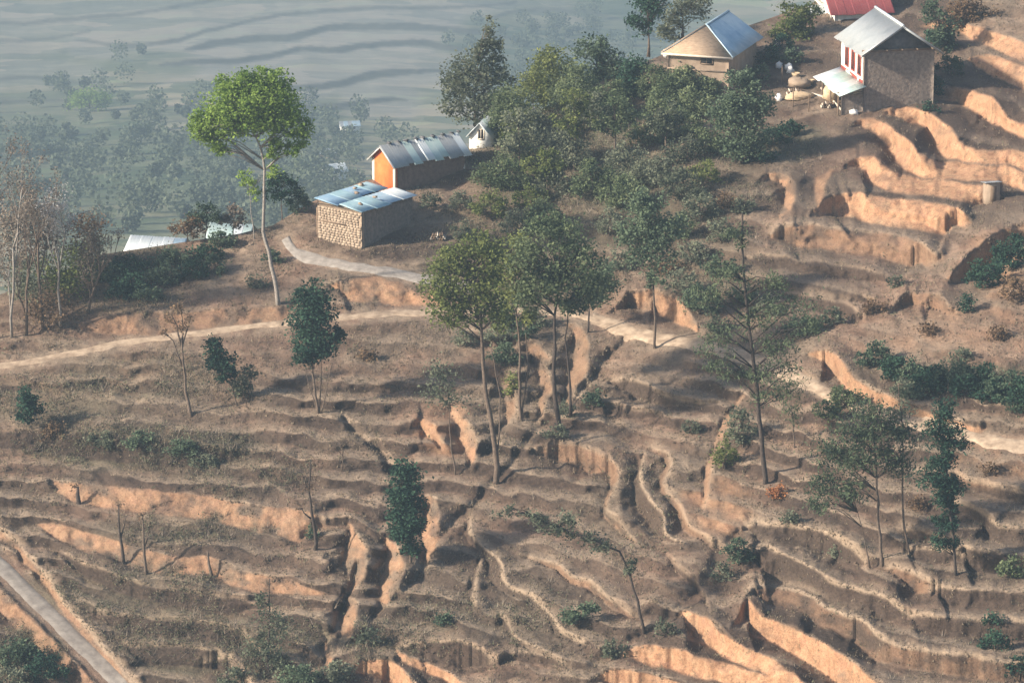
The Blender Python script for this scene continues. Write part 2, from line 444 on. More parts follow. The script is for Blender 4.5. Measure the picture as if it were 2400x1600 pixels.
def line_dist(U, V, pts):
    """signed distance to a polyline (positive on its downhill side), value of pts[:,2] at the foot, overshoot past the ends"""
    nvv = np.ones(U.shape); nuu = np.zeros(U.shape); best = np.full(U.shape, 1e9); sgn = np.ones(U.shape); val = np.zeros(U.shape); over = np.zeros(U.shape)
    n = len(pts) - 1
    for k in range(n):
        a = pts[k]; b = pts[k + 1]
        dx, dy = b[0] - a[0], b[1] - a[1]; L2 = dx*dx + dy*dy
        t = ((U - a[0]) * dx + (V - a[1]) * dy) / L2
        tc = np.clip(t, 0, 1)
        ex = U - (a[0] + tc * dx); ey = V - (a[1] + tc * dy)
        d2 = ex*ex + ey*ey
        m = d2 < best
        best = np.where(m, d2, best)
        cr = dx * (V - a[1]) - dy * (U - a[0])
        sgn = np.where(m, np.sign(cr), sgn)
        val = np.where(m, a[2] + (b[2] - a[2]) * tc, val)
        ov = np.zeros(U.shape)
        if k == 0: ov = np.maximum(ov, -t * math.sqrt(L2))
        if k == n - 1: ov = np.maximum(ov, (t - 1) * math.sqrt(L2))
        over = np.where(m, ov, over)
        nvv = np.where(m, dx / math.sqrt(L2), nvv); nuu = np.where(m, -dy / math.sqrt(L2), nuu)
    line_dist.nv = nvv; line_dist.nu = nuu
    return np.sqrt(best) * sgn, val, over

def spline(pts, step=12.0):
    p = np.asarray(pts, float); n = len(p)
    out = []
    for k in range(n - 1):
        p0 = p[max(k-1, 0)]; p1 = p[k]; p2 = p[k+1]; p3 = p[min(k+2, n-1)]
        m = max(2, int(np.hypot(*(p2 - p1)[:2]) / step))
        for t in np.arange(m) / m:
            out.append(.5 * ((2*p1) + (-p0+p2)*t + (2*p0-5*p1+4*p2-p3)*t*t + (-p0+3*p1-3*p2+p3)*t**3))
    out.append(p[-1])
    return np.array(out)

PATHS = spline([(u, v, 0) for u, v in PATH], 14)
DRIVES = spline([(u, v, 0) for u, v in DRIVE], 14)
ROADS = spline([(u, v, 0) for u, v in ROAD], 14)

# patches of ground cover: (u, v, ru, rv, channel, amount)  channels: g = green scrub, t = pale tan earth, on the left knoll its sunlit slope painted pale, d = dark purple-brown soil, and shade painted over the upper right treads, o = orange earth
PATCH = [(1850,160,130,80,'d',.8),(1700,150,120,60,'d',.6),(2290,890,180,40,'g',1),(2150,110,120,120,'d',.6),(1830,330,110,50,'g',.7),(560,620,80,50,'t',.6),(1250,600,260,130,'g',.6),(1600,420,200,120,'g',.5),(1650,620,160,90,'g',.5),(1120,520,120,70,'g',.5),(2230,330,260,190,'d',.9),(2000,450,160,120,'d',.5),(1900,1440,240,110,'d',.45),(1700,1520,220,90,'d',.6),(2250,1400,260,160,'d',.35),(330,1045,300,60,'g',.8),(560,1110,200,50,'g',.4),(150,930,200,80,'g',.45),(330,880,240,60,'g',.4),(300,1380,260,60,'g',.6),(430,1500,180,90,'g',.7),(60,1530,90,70,'g',.9),
 (700,800,160,70,'d',.4),(420,1240,220,40,'g',.5),(600,1280,160,40,'d',.4),(700,1130,160,40,'d',.5),(1290,330,260,170,'g',.8),(1500,480,200,150,'g',.8),(1700,420,140,100,'d',.5),
 (1000,480,120,70,'t',.5),(900,560,180,60,'d',.8),(380,640,150,60,'d',1),(330,600,120,40,'g',.6),(540,640,90,60,'t',.6),(1560,860,160,60,'t',.3),(1600,560,200,90,'d',.5),
 (1880,640,180,70,'d',.5),(2150,800,120,80,'t',.35),(2250,780,160,80,'o',.25),(2330,1080,120,60,'o',.3),(2300,900,160,40,'g',.8),(1240,1130,130,50,'d',.6),(1120,1300,80,60,'d',.7),
 (1600,1480,140,70,'d',.8),(1700,1380,60,80,'d',.6),(2250,1260,200,150,'d',.5),(2200,1450,220,60,'d',.5),(1030,1450,160,60,'g',.4),(1170,960,130,90,'t',.6),(1680,1190,90,70,'o',.55),
 (1050,1010,80,70,'o',.5),(860,1330,90,90,'t',.5),(880,1500,100,60,'g',.4),(680,1520,120,90,'g',.6),(1900,220,90,50,'t',.5),(1850,280,80,30,'d',.6),(2340,620,80,80,'o',.6),
 (2350,60,120,60,'t',.5),(1050,420,90,80,'d',.3),(2200,40,90,60,'d',.8),(1330,860,100,80,'t',.5),(1480,1200,120,120,'g',.3),(1250,1440,140,80,'g',.25),(230,700,200,40,'g',.4),(80,730,120,50,'d',.7)]

def near_fields(U, V):
    """height, and colour masks, at photo pixels U, V"""
    z = base_z(U, V)
    noise1 = fbm(U / 130, V / 90, 11)
    wu = U + 6 * vnoise(U / 38, V / 38, 51) + 2.5 * vnoise(U / 13, V / 13, 53)
    wv = V + 4 * vnoise(U / 40, V / 40, 52) + 2 * vnoise(U / 12, V / 12, 54)
    brk = fbm(U / 30, V / 26, 76)
    dzu = (base_z(U + 8, V) - base_z(U - 8, V)) / 16; dzv = (base_z(U, V + 8) - base_z(U, V - 8)) / 16
    delta = np.zeros(U.shape); orange = np.zeros(U.shape); brown = np.zeros(U.shape); lipm = np.zeros(U.shape); anyr = np.zeros(U.shape)
    for t in TL:
        p = spline(t['p'], 16)
        L = t['L']; rm = p[:, 2].max()
        m = (U > p[:, 0].min() - L - 60) & (U < p[:, 0].max() + L + 60) & (V > p[:, 1].min() - L - rm - 20) & (V < p[:, 1].max() + L + rm + 20)
        if not m.any(): continue
        d, r, ov = line_dist(wu[m], wv[m], p)
        fade = smooth(1 - ov / 30.0)
        r = np.maximum(r, 0.5)
        gz = -(dzu[m] * line_dist.nu + dzv[m] * line_dist.nv)
        H = r * np.clip(0.0268 * np.abs(line_dist.nv) + 0.029 * np.abs(line_dist.nu) - gz, .003, .030) * fade * t['hs']    # extra drop of a steep cut of r pixels over the plain slope
        k = np.where(d < 0, np.clip(1 + d / L, 0, 1), np.where(d < r, 1 - 2 * (.6 * np.clip(d / r, 0, 1) + .4 * smooth(d / r)), -np.clip(1 - (d - r) / L, 0, 1)))
        delta[m] += .5 * H * k
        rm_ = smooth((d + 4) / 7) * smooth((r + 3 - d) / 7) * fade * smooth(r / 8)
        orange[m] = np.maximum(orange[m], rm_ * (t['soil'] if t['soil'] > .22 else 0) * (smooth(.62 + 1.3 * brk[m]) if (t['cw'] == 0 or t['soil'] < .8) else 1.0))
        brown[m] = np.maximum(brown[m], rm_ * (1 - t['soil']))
        anyr[m] = np.maximum(anyr[m], rm_)
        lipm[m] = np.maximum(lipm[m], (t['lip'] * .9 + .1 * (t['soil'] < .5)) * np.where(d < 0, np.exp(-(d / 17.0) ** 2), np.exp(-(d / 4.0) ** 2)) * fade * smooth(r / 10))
    # level the ways
    dp = np.abs(line_dist(U, V, PATHS[::2])[0]); dd = np.abs(line_dist(U, V, DRIVES[::2])[0]); dr = np.abs(line_dist(U, V, ROADS[::2])[0])
    way = np.maximum(np.maximum(smooth((26 - dp) / 14), smooth((30 - dd) / 14)), smooth((42 - dr) / 14))
    rough = (1 - .9 * way)
    nz = .09 * fbm(U / 60, V / 45, 21) + .022 * fbm(U / 17, V / 14, 22, 3) + .006 * vnoise(U / 6, V / 5, 26)
    run = anyr * (.05 * vnoise(U / 21 + 2 * noise1, V / 24, 31) + .012 * vnoise(U / 8, V / 9, 32))
    # small cattle-track steps between the terraces
    ph = z / .78 + .55 * noise1 + .11 * vnoise(U / 34, V / 34, 71) + .025 * vnoise(U / 9, V / 9, 72)
    fr = ph - np.floor(ph)
    low = smooth((V - 800) / 150) * (1 - .8 * smooth((720 - U) / 160) * smooth((1110 - V) / 80))
    amt = np.clip(smooth(.5 + 1.2 * fbm(U / 170, V / 95, 73)) * (.42 + .05 * low) + .45 * low + .12, 0, .9) * (1 - smooth(anyr * 1.5)) * rough
    near_line = np.clip(np.abs(delta) * 2.2, 0, 1)
    amt = amt * (1 - .45 * near_line)
    lin = np.clip(fr / .58, 0, 1)
    z = z + .78 * (.55 * lin + .45 * smooth(lin) - fr) * amt
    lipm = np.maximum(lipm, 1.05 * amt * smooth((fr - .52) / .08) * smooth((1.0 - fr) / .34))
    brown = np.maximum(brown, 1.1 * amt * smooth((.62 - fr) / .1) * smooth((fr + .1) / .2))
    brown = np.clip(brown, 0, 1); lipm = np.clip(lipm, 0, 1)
    z = z + delta * (1 - .55 * way) + (nz + run) * rough
    orange = orange * smooth(1.15 + .9 * fbm(U / 45, V / 28, 75))
    # gullies: dark eroded channels
    for g, wdt, dep in (([(1470,790),(1400,870),(1330,960),(1240,1030),(1165,1125),(1090,1200),(1030,1250),(960,1370),(870,1460)], 10, .22),
                        ([(1760,1215),(1700,1290),(1640,1380),(1560,1450),(1490,1500),(1400,1560)], 17, .26),
                        ([(1215,760),(1185,860),(1200,960),(1140,1060)], 11, .24), ([(800,985),(880,1050),(930,1120)], 8, .3),
                        ([(840,1330),(815,1400),(780,1480)], 9, .5), ([(2370,860),(2300,880)], 20, .2)):
        gl = spline([(a, b_, 0) for a, b_ in g], 16)
        d, _, ov = line_dist(wu, wv, gl)
        z = z - dep * np.exp(-(d / wdt) ** 2) * rough
    gm = {c: np.zeros(U.shape) for c in 'gtdo'}
    gm['t'] = .65 * np.maximum(smooth((34 - dp) / 26), smooth((36 - dd) / 26)) * smooth(.7 + vnoise(U / 14, V / 12, 81))
    for (pu, pv, ru, rv, ch, am) in PATCH:
        e = ((wu - pu) / ru) ** 2 + ((wv - pv) / rv) ** 2 + .5 * noise1
        gm[ch] = np.maximum(gm[ch], am * smooth(1.35 - e))
    orange = np.maximum(orange, gm['o'] * smooth(.6 + fbm(U / 40, V / 30, 61)))
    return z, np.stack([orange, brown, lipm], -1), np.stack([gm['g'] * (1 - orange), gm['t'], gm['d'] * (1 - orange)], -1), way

ucols = np.concatenate([np.arange(-700, -60, 25), np.arange(-60, 2460, 4), np.arange(2460, 3101, 25)]).astype(float)
VMAX = 2150.0
srow = np.concatenate([np.linspace(0, .8, 420, endpoint=False), np.linspace(.8, 1.0, 26)])
vc = crest(ucols)
Ug = np.repeat(ucols[None, :], len(srow), 0)
# rows run from the crest to the bottom of the frame (80 %) and on below the frame
Vg = np.where(srow[:, None] < .8, vc[None, :] + (1640 - vc[None, :]) * (srow[:, None] / .8), 1640 + (VMAX - 1640) * (srow[:, None] - .8) / .2)
Zg, MASK1, MASK2, WAY = near_fields(Ug, Vg)
Rg = ray(Ug, Vg)
Tg = (Zg - CAM[2]) / Rg[..., 2]
# going up the picture the ground must not come nearer again
hr = np.hypot(Rg[..., 0], Rg[..., 1])
Dg = Tg * hr
Dg = np.maximum.accumulate(Dg[::-1] + np.arange(len(srow))[:, None] * 1e-3, axis=0)[::-1]
Tg = Dg / hr
Pg = CAM + Rg * Tg[..., None]

def G(u, v, lift=0.0):
    """point of the ground seen at pixel (u, v)"""
    u = float(u); v = float(v)
    c = np.interp(u, ucols, np.arange(len(ucols)))
    i = int(min(c, len(ucols) - 2)); f = c - i
    def col(k):
        j = np.interp(v, Vg[:, k], np.arange(len(srow))); j0 = int(min(j, len(srow) - 2)); g = j - j0
        return Pg[j0, k] * (1 - g) + Pg[j0 + 1, k] * g
    p = col(i) * (1 - f) + col(i + 1) * f
    p[2] += lift
    return p

def build_near():
    nr, nc = Ug.shape
    # the far side of the ridge
    back = np.array([3, 7, 13, 22, 36, 60, 95, 140.0])
    top = Pg[0]
    hdir = Rg[0, :, :2] / np.linalg.norm(Rg[0, :, :2], axis=1, keepdims=True)
    extra = []
    for d in back[::-1]:
        p = top.copy(); p[:, :2] += hdir * d
        p[:, 2] -= d * .42 + 1.2 * (1 - math.exp(-d / 6)) + .8 * vnoise(ucols / 60, np.full(nc, d / 20), 77) * min(1, d / 10)
        extra.append(p)
    P = np.concatenate([np.array(extra), Pg], 0)
    ne = len(back)
    m1 = np.concatenate([np.zeros((ne, nc, 3)), MASK1]); m2 = np.concatenate([np.tile([.7, 0, 0], (ne, nc, 1)), MASK2])
    R = P.shape[0]
    k = np.arange(R * nc).reshape(R, nc)
    q = np.stack([k[:-1, :-1], k[1:, :-1], k[1:, 1:], k[:-1, 1:]], -1).reshape(-1, 4)
    me = fast_mesh('hillside', P.reshape(-1, 3), q, None, True)
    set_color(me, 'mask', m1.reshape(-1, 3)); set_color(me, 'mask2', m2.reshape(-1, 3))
    me.materials.append(mat_ground())
    o = bpy.data.objects.new('hillside', me); COL.objects.link(o)
    return tag(o, kind='structure')

def mat_ground():
    t = NT('terraced_earth')
    vec = t.coord()
    big = t.noise(vec, .16, 4); mid = t.noise(vec, .9, 5, .7); fine = t.noise(vec, 4.5, 5, .75); fine2 = t.noise(vec, 11.0, 3, .7)
    m1 = t.n('ShaderNodeSeparateColor'); t.l(t.attr('mask'), m1.inputs[0])
    m2 = t.n('ShaderNodeSeparateColor'); t.l(t.attr('mask2'), m2.inputs[0])
    tread = t.ramp(mid, [(.25, (.120, .074, .051)), (.5, (.212, .137, .095)), (.75, (.318, .220, .155))])
    dry = t.ramp(fine, [(.3, (.082, .070, .052)), (.55, (.172, .147, .110)), (.8, (.31, .265, .195))])
    c = t.mix(t.math('MULTIPLY', t.ramp(big, [(.40, (0,0,0)), (.58, (1,1,1))]), .6), tread, dry)
    green = t.ramp(fine, [(.3, (.038, .046, .028)), (.6, (.095, .104, .060)), (.85, (.18, .172, .105))])
    gf = t.math('MULTIPLY', m2.outputs[0], t.ramp(mid, [(.3, (.35,.35,.35)), (.6, (1,1,1))]), clamp=True)
    c = t.mix(gf, c, green)
    c = t.mix(t.math('MULTIPLY', m2.outputs[2], .92), c, t.ramp(fine, [(.3, (.048,.034,.027)), (.7, (.112,.078,.058))]))
    c = t.mix(t.math('MULTIPLY', m2.outputs[1], .8), c, t.ramp(mid, [(.3, (.22,.165,.115)), (.7, (.40,.31,.22))]))
    # risers
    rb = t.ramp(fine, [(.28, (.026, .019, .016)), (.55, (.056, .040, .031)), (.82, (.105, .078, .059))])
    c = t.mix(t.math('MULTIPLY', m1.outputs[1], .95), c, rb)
    strv = t.coord((1.5, 1.5, .9))
    streak = t.noise(strv, 1.0, 5, .7)
    org = t.ramp(streak, [(.25, (.215, .108, .058)), (.42, (.36, .200, .112)), (.60, (.45, .272, .158)), (.85, (.53, .355, .22))])
    red = t.ramp(fine, [(.3, (.24, .120, .080)), (.7, (.37, .205, .145))])
    org = t.mix(t.math('MULTIPLY', t.ramp(mid, [(.48, (0,0,0)), (.72, (1,1,1))]), .55), org, red)
    of = t.math('MULTIPLY', m1.outputs[0], t.math('ADD', t.math('MULTIPLY', mid, 1.1), .42), clamp=True)
    c = t.mix(of, c, org)
    # weeds and roots on the cuts, and a gritty mottling everywhere
    weed = t.math('MULTIPLY', t.ramp(t.noise(vec, 1.7, 6, .75), [(.54, (0,0,0)), (.63, (1,1,1))]), .55)
    c = t.mix(t.math('MULTIPLY', weed, m1.outputs[0], clamp=True), c, t.ramp(fine, [(.3, (.075,.058,.036)), (.7, (.165,.135,.085))]))
    grit = t.ramp(t.noise(vec, 7.5, 6, .8), [(.30, (.52,.50,.48)), (.5, (1,1,1)), (.72, (1.38,1.36,1.32))])
    c = t.mix(.85, c, grit, 'MULTIPLY')
    # tufts and holes
    spots = t.ramp(fine2, [(.30, (.5,.47,.45)), (.42, (1,1,1))])
    c = t.mix(.5, c, spots, 'MULTIPLY')
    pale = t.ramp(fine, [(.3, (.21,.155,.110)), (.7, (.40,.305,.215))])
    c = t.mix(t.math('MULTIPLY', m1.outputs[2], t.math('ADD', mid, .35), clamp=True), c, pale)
    h = t.math('ADD', t.math('MULTIPLY', fine, .7), t.math('MULTIPLY', fine2, .4))
    return t.principled(c, .95, 0, .1, h, .95, .15)
near_obj = build_near()

# ------------------------------------------------------------------ path, drive and road laid on the hillside
def ribbon(name, line, wl_px, wr_px, mat, lift=.07, sub=5, wb=.45):
    """a worn way: strips across between the pixel offsets, wider and narrower along it"""
    p = line; n = len(p)
    d = np.gradient(p[:, :2], axis=0); d /= np.linalg.norm(d, axis=1, keepdims=True)
    nn = np.stack([-d[:, 1], d[:, 0]], 1)
    V = []
    for i in range(n):
        wob = 1 + wb * vnoise(np.array([i / 1.7]), np.array([.5]), 91)[0]
        wob2 = 1 + wb * vnoise(np.array([i / 1.9]), np.array([7.5]), 92)[0]
        for k in range(sub + 1):
            f = k / sub
            off = -wl_px * wob * (1 - f) + wr_px * wob2 * f
            q = G(p[i, 0] + nn[i, 0] * off, p[i, 1] + nn[i, 1] * off)
            q[2] += lift if 0 < k < sub else -.12
            V.append(q)
    k = np.arange(n * (sub + 1)).reshape(n, sub + 1)
    q = np.stack([k[:-1, :-1], k[1:, :-1], k[1:, 1:], k[:-1, 1:]], -1).reshape(-1, 4)
    me = fast_mesh(name, np.array(V), q, None, True)
    nrm = np.zeros(3); me.materials.append(mat)
    o = bpy.data.objects.new(name, me); COL.objects.link(o)
    return tag(o, kind='structure')
m_path = noise_mat('trodden_earth', (.20, .145, .10), (.45, .345, .245), 1.4, .95, .5, .1)
m_drive = noise_mat('grey_trodden_earth', (.20, .175, .15), (.36, .32, .275), 1.6, .95, .5, .1)
m_road = noise_mat('worn_concrete', (.15, .13, .112), (.27, .24, .205), 1.3, .9, .5, .1)
ribbon('path', PATHS[PATHS[:, 0] < 1395], 9, 9, m_path)
ribbon('path', PATHS[(PATHS[:, 0] > 1380)], 19, 21, m_path)
ribbon('path', DRIVES, 15, 15, m_drive)
ribbon('road', ROADS, 22, 22, m_road, .09, 5, .12)

# ------------------------------------------------------------------ the valley far below
VL = []
def VT(pts, L=40, s=1.0): VL.append((np.array(pts, float), L, s))
VT([(430,118,4),(459,107,14),(536,92,16),(689,77,17),(765,61,16),(900,55,16),(1000,58,14),(1110,70,12),(1200,90,4)], 40)
VT([(380,150,4),(440,142,12),(600,133,13),(700,110,13),(790,112,15),(915,96,15),(991,92,14),(1068,111,12),(1150,140,4)], 40)
VT([(560,215,4),(650,205,13),(730,195,16),(804,184,16),(876,168,16),(972,160,14),(1040,165,6)], 40)
VT([(640,262,4),(720,250,12),(800,240,14),(896,230,12),(960,235,4)], 40)
VT([(-200,60,8),(0,52,9),(120,46,9),(230,38,9),(330,26,9),(420,11,9),(520,-10,8),(700,-40,8)], 40, .7)
VT([(180,92,4),(240,96,9),(306,102,10),(402,94,10),(480,74,9),(560,52,8),(680,30,8),(850,18,8),(1000,15,8),(1200,5,6)], 40, .8)
VT([(-200,110,6),(0,95,8),(90,88,8),(200,70,5)], 30, .6)
VT([(-200,190,6),(0,180,9),(120,180,9),(220,200,5)], 36, .7)
VT([(-200,245,6),(0,238,9),(100,232,8),(190,238,4)], 36, .7)
VT([(100,330,4),(240,300,8),(380,300,8),(480,320,4)], 36, .5)
VT([(1150,40,6),(1250,20,9),(1400,30,9),(1500,50,8)], 36, .7)
VT([(-400,-60,8),(200,-80,9),(800,-110,9),(1500,-90,9),(2500,-150,9)], 40, .7)
VT([(-400,-160,8),(400,-190,9),(1200,-200,9),(2500,-260,9)], 40, .7)

def valley_fields(U, V):
    tt = np.interp(V, [-900, -500, 0, 250, 500, 700, 950], [3600, 2900, 1950, 1480, 1000, 680, 400])
    tt = tt * (1 + .05 * vnoise(U / 500, V / 400, 201) + .00003 * (U - 600))
    r = ray(U, V)
    z = CAM[2] + r[..., 2] * tt
    ris = np.zeros(U.shape); fld = np.zeros(U.shape)
    wu = U + 10 * vnoise(U / 60, V / 60, 301); wv = V + 4 * vnoise(U / 60, V / 40, 302) + 1.5 * vnoise(U / 14, V / 14, 303)
    for p, L, s in VL:
        p = spline(p, 20)
        m = (U > p[:, 0].min() - 120) & (U < p[:, 0].max() + 120) & (V > p[:, 1].min() - 90) & (V < p[:, 1].max() + 90)
        d, r_, ov = line_dist(wu[m], wv[m], p)
        fade = smooth(1 - ov / 60); r_ = np.maximum(r_, .5)
        H = r_ * .16 * fade
        k = np.where(d < 0, np.clip(1 + d / L, 0, 1), np.where(d < r_, 1 - 2 * np.clip(d / r_, 0, 1), -np.clip(1 - (d - r_) / L, 0, 1)))
        z[m] += .5 * H * k
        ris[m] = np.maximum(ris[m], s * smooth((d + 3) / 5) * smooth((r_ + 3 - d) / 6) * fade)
        fld[m] = np.maximum(fld[m], s * fade * smooth((60 - np.abs(d)) / 30))
    ph = z / 5.5 + .8 * fbm(U / 260, V / 90, 211)
    fr = ph - np.floor(ph)
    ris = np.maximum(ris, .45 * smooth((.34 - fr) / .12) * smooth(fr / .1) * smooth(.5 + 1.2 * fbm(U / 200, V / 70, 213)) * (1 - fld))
    z = z + 1.0 * fbm(U / 90, V / 50, 205)
    wood = np.zeros(U.shape)
    for (pu, pv, ru, rv, am) in ((260,380,420,130,.9),(640,330,300,120,.7),(100,250,250,60,.6),(700,480,500,80,.9),(1250,120,220,110,.8),(150,500,300,80,.8),(360,160,120,40,.5),(1480,60,160,90,.9)):
        e = ((wu - pu) / ru) ** 2 + ((wv - pv) / rv) ** 2 + .6 * fbm(U / 70, V / 50, 208)
        wood = np.maximum(wood, am * smooth(1.3 - e))
    return z, np.stack([ris, fld * (1 - wood), wood], -1)

vu = np.concatenate([np.arange(-2200, -100, 60), np.arange(-100, 1700, 5), np.arange(1700, 4400, 60)]).astype(float)
vv = np.concatenate([np.arange(-900, -40, 30), np.arange(-40, 640, 4), np.arange(640, 951, 20)]).astype(float)
VU, VV = np.meshgrid(vu, vv)
VZ, VM = valley_fields(VU, VV)
VR = ray(VU, VV)
VT_ = (VZ - CAM[2]) / VR[..., 2]
VD = VT_ * np.hypot(VR[..., 0], VR[..., 1])
VD = np.maximum.accumulate(VD[::-1] + np.arange(len(vv))[:, None] * 1e-3, axis=0)[::-1]
VP = CAM + VR * (VD / np.hypot(VR[..., 0], VR[..., 1]))[..., None]
def GV(u, v):
    i = int(np.clip(np.searchsorted(vu, u) - 1, 0, len(vu) - 2)); j = int(np.clip(np.searchsorted(vv, v) - 1, 0, len(vv) - 2))
    fx = (u - vu[i]) / (vu[i+1] - vu[i]); fy = (v - vv[j]) / (vv[j+1] - vv[j])
    return (VP[j, i] * (1-fx) + VP[j, i+1] * fx) * (1-fy) + (VP[j+1, i] * (1-fx) + VP[j+1, i+1] * fx) * fy

def mat_valley():
    t = NT('valley_fields')
    vec = t.coord()
    big = t.noise(vec, .012, 4); mid = t.noise(vec, .07, 5, .7); fine = t.noise(vec, .4, 4, .7)
    m = t.n('ShaderNodeSeparateColor'); t.l(t.attr('mask'), m.inputs[0])
    vo = t.n('ShaderNodeTexVoronoi'); vo.inputs['Scale'].default_value = .035
    wv_ = t.n('ShaderNodeVectorMath', operation='ADD'); t.l(vec, wv_.inputs[0])
    nzc = t.noise(vec, .02, 3, .6, 'Color'); sc_ = t.n('ShaderNodeVectorMath', operation='SCALE'); t.l(nzc, sc_.inputs[0]); sc_.inputs['Scale'].default_value = 40.0
    t.l(sc_.outputs[0], wv_.inputs[1]); t.l(wv_.outputs[0], vo.inputs['Vector'])
    cell = t.n('ShaderNodeSeparateColor'); t.l(vo.outputs['Color'], cell.inputs[0])
    c = t.ramp(t.math('ADD', t.math('MULTIPLY', big, .35), t.math('ADD', t.math('MULTIPLY', mid, .25), t.math('MULTIPLY', cell.outputs[0], .4))), [(.25, (.06, .085, .045)), (.45, (.165, .17, .10)), (.65, (.34, .28, .19)), (.8, (.19, .26, .11))])
    c = t.mix(t.math('MULTIPLY', m.outputs[1], .62), c, t.ramp(mid, [(.3, (.20, .185, .165)), (.7, (.29, .27, .24))]))
    c = t.mix(t.math('MULTIPLY', m.outputs[2], .8), c, t.ramp(fine, [(.3, (.035, .06, .03)), (.7, (.10, .13, .065))]))
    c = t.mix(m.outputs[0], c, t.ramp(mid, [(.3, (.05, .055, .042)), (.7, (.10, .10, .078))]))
    return t.principled(c, .95, 0, .1, fine, .6, .4)
def build_valley():
    R, nc = VU.shape
    k = np.arange(R * nc).reshape(R, nc)
    q = np.stack([k[:-1, :-1], k[1:, :-1], k[1:, 1:], k[:-1, 1:]], -1).reshape(-1, 4)
    me = fast_mesh('valley', VP.reshape(-1, 3), q, None, True)
    set_color(me, 'mask', VM.reshape(-1, 3))
    me.materials.append(mat_valley())
    o = bpy.data.objects.new('valley', me); COL.objects.link(o)
    tag(o, kind='structure')
build_valley()

# ------------------------------------------------------------------ haze
def build_haze():
    zs = min(float(VP[..., 2].min()), float(Pg[..., 2].min()) - 70) - 3.0
    g = Geo()
    xs = max(abs(float(VP[..., 0].min())), abs(float(VP[..., 0].max()))) + 60
    g.box((-xs, -400, zs), (xs, float(VP[..., 1].max()) + 60, CAM[2] + 8))
    t = NT('valley_air')
    pv = t.n('ShaderNodeVolumePrincipled')
    pv.inputs['Color'].default_value = (.36, .48, .59, 1)
    pv.inputs['Density'].default_value = HAZE_DENSITY
    pv.inputs['Anisotropy'].default_value = 0.1
    t.l(pv.outputs[0], t.out.inputs['Volume'])
    o = g.obj('haze', t.m)
    tag(o, 'thin blue haze filling the air over the valley', 'haze', kind='stuff')
build_haze()
# ------------------------------------------------------------------ buildings
def PV(u, v, y):
    """point on the ray of pixel (u, v) at world depth y"""
    r = ray(u, v)
    return CAM + r * ((y - CAM[1]) / r[1])

def sheet_metal(name, c1, c2, rust=(.30, .17, .10), rustamt=.35, rough=.45):
    t = NT(name)
    vec = t.coord((1, 1, 1)); nz = t.noise(vec, .9, 5, .65); n2 = t.noise(vec, 5.0, 4, .7)
    c = t.ramp(nz, [(.3, c1), (.7, c2)])
    c = t.mix(t.math('MULTIPLY', t.ramp(t.math('ADD', t.math('MULTIPLY', nz, .6), t.math('MULTIPLY', n2, .4)), [(.52, (0,0,0)), (.66, (1,1,1))]), rustamt), c, rust)
    return t.principled(c, rough, .25, .4, n2, .25, .02)
M = {}
M['blue'] = sheet_metal('blue_sheet', (.20, .33, .44), (.33, .46, .56), (.42, .52, .58), .5)
M['blue2'] = sheet_metal('pale_blue_sheet', (.30, .42, .50), (.45, .56, .62), (.5, .55, .55), .4)
M['grey'] = sheet_metal('grey_sheet', (.27, .29, .295), (.40, .42, .42), (.25, .23, .21), .6)
M['grey2'] = sheet_metal('dull_grey_sheet', (.25, .27, .27), (.40, .42, .42), (.24, .21, .19), .5)
M['mint'] = sheet_metal('pale_green_sheet', (.36, .48, .45), (.52, .62, .58), (.5, .5, .45), .3)
M['white_sheet'] = sheet_metal('white_sheet', (.55, .60, .60), (.72, .75, .73), (.5, .48, .42), .3)
M['teal'] = sheet_metal('teal_sheet', (.22, .36, .40), (.42, .55, .58), (.33, .38, .36), .5)
M['red'] = sheet_metal('red_sheet', (.27, .06, .065), (.36, .09, .085), (.22, .10, .08), .5, .7)
M['white'] = noise_mat('lime_plaster', (.62, .60, .53), (.80, .78, .71), 1.8, .9, .2)
M['orange'] = noise_mat('orange_plaster', (.62, .125, .035), (.74, .19, .06), 1.6, .9, .2)
M['cream'] = noise_mat('cream_trim', (.50, .42, .33), (.66, .57, .46), 2.0, .9, .2)
M['mud'] = noise_mat('mud_plaster', (.24, .175, .125), (.36, .28, .205), 1.5, .95, .6)
M['rubble'] = noise_mat('rubble_stone_wall', (.13, .105, .09), (.28, .228, .185), 3.2, .95, 1.0, bdist=.12)
M['tanwall'] = noise_mat('tan_mud_wall', (.20, .145, .105), (.32, .245, .18), 1.1, .95, .5)
M['brickdark'] = noise_mat('dark_brick_wall', (.15, .105, .085), (.25, .18, .14), 2.8, .95, .8)
M['stone'] = noise_mat('field_stone', (.20, .15, .11), (.36, .28, .205), 2.6, .95, .8)
M['stone2'] = noise_mat('pale_field_stone', (.27, .205, .15), (.43, .34, .25), 2.6, .95, .8)
M['wood'] = noise_mat('weathered_timber', (.11, .075, .05), (.23, .165, .115), 3.0, .9, .4, stretch=(1, 1, 8))
M['redwood'] = noise_mat('red_painted_timber', (.26, .055, .04), (.36, .09, .06), 3.0, .8, .2)
M['dark'] = noise_mat('dark_opening', (.012, .012, .013), (.03, .027, .025), 3.0, .8, .1)
M['thatch'] = noise_mat('weathered_thatch', (.25, .175, .115), (.40, .295, .20), 2.4, .95, .8, stretch=(1, 1, 4))
M['dark_grey'] = noise_mat('dark_grey_boards', (.075, .075, .08), (.15, .145, .145), 2.0, .9, .3)  # shade of the gable boards put into the colour; roof stones share it
M['sack'] = noise_mat('white_sacking', (.60, .59, .56), (.78, .76, .72), 4.0, .9, .3)
M['straw'] = noise_mat('dry_straw', (.42, .30, .18), (.60, .46, .30), 5.0, .95, .8)

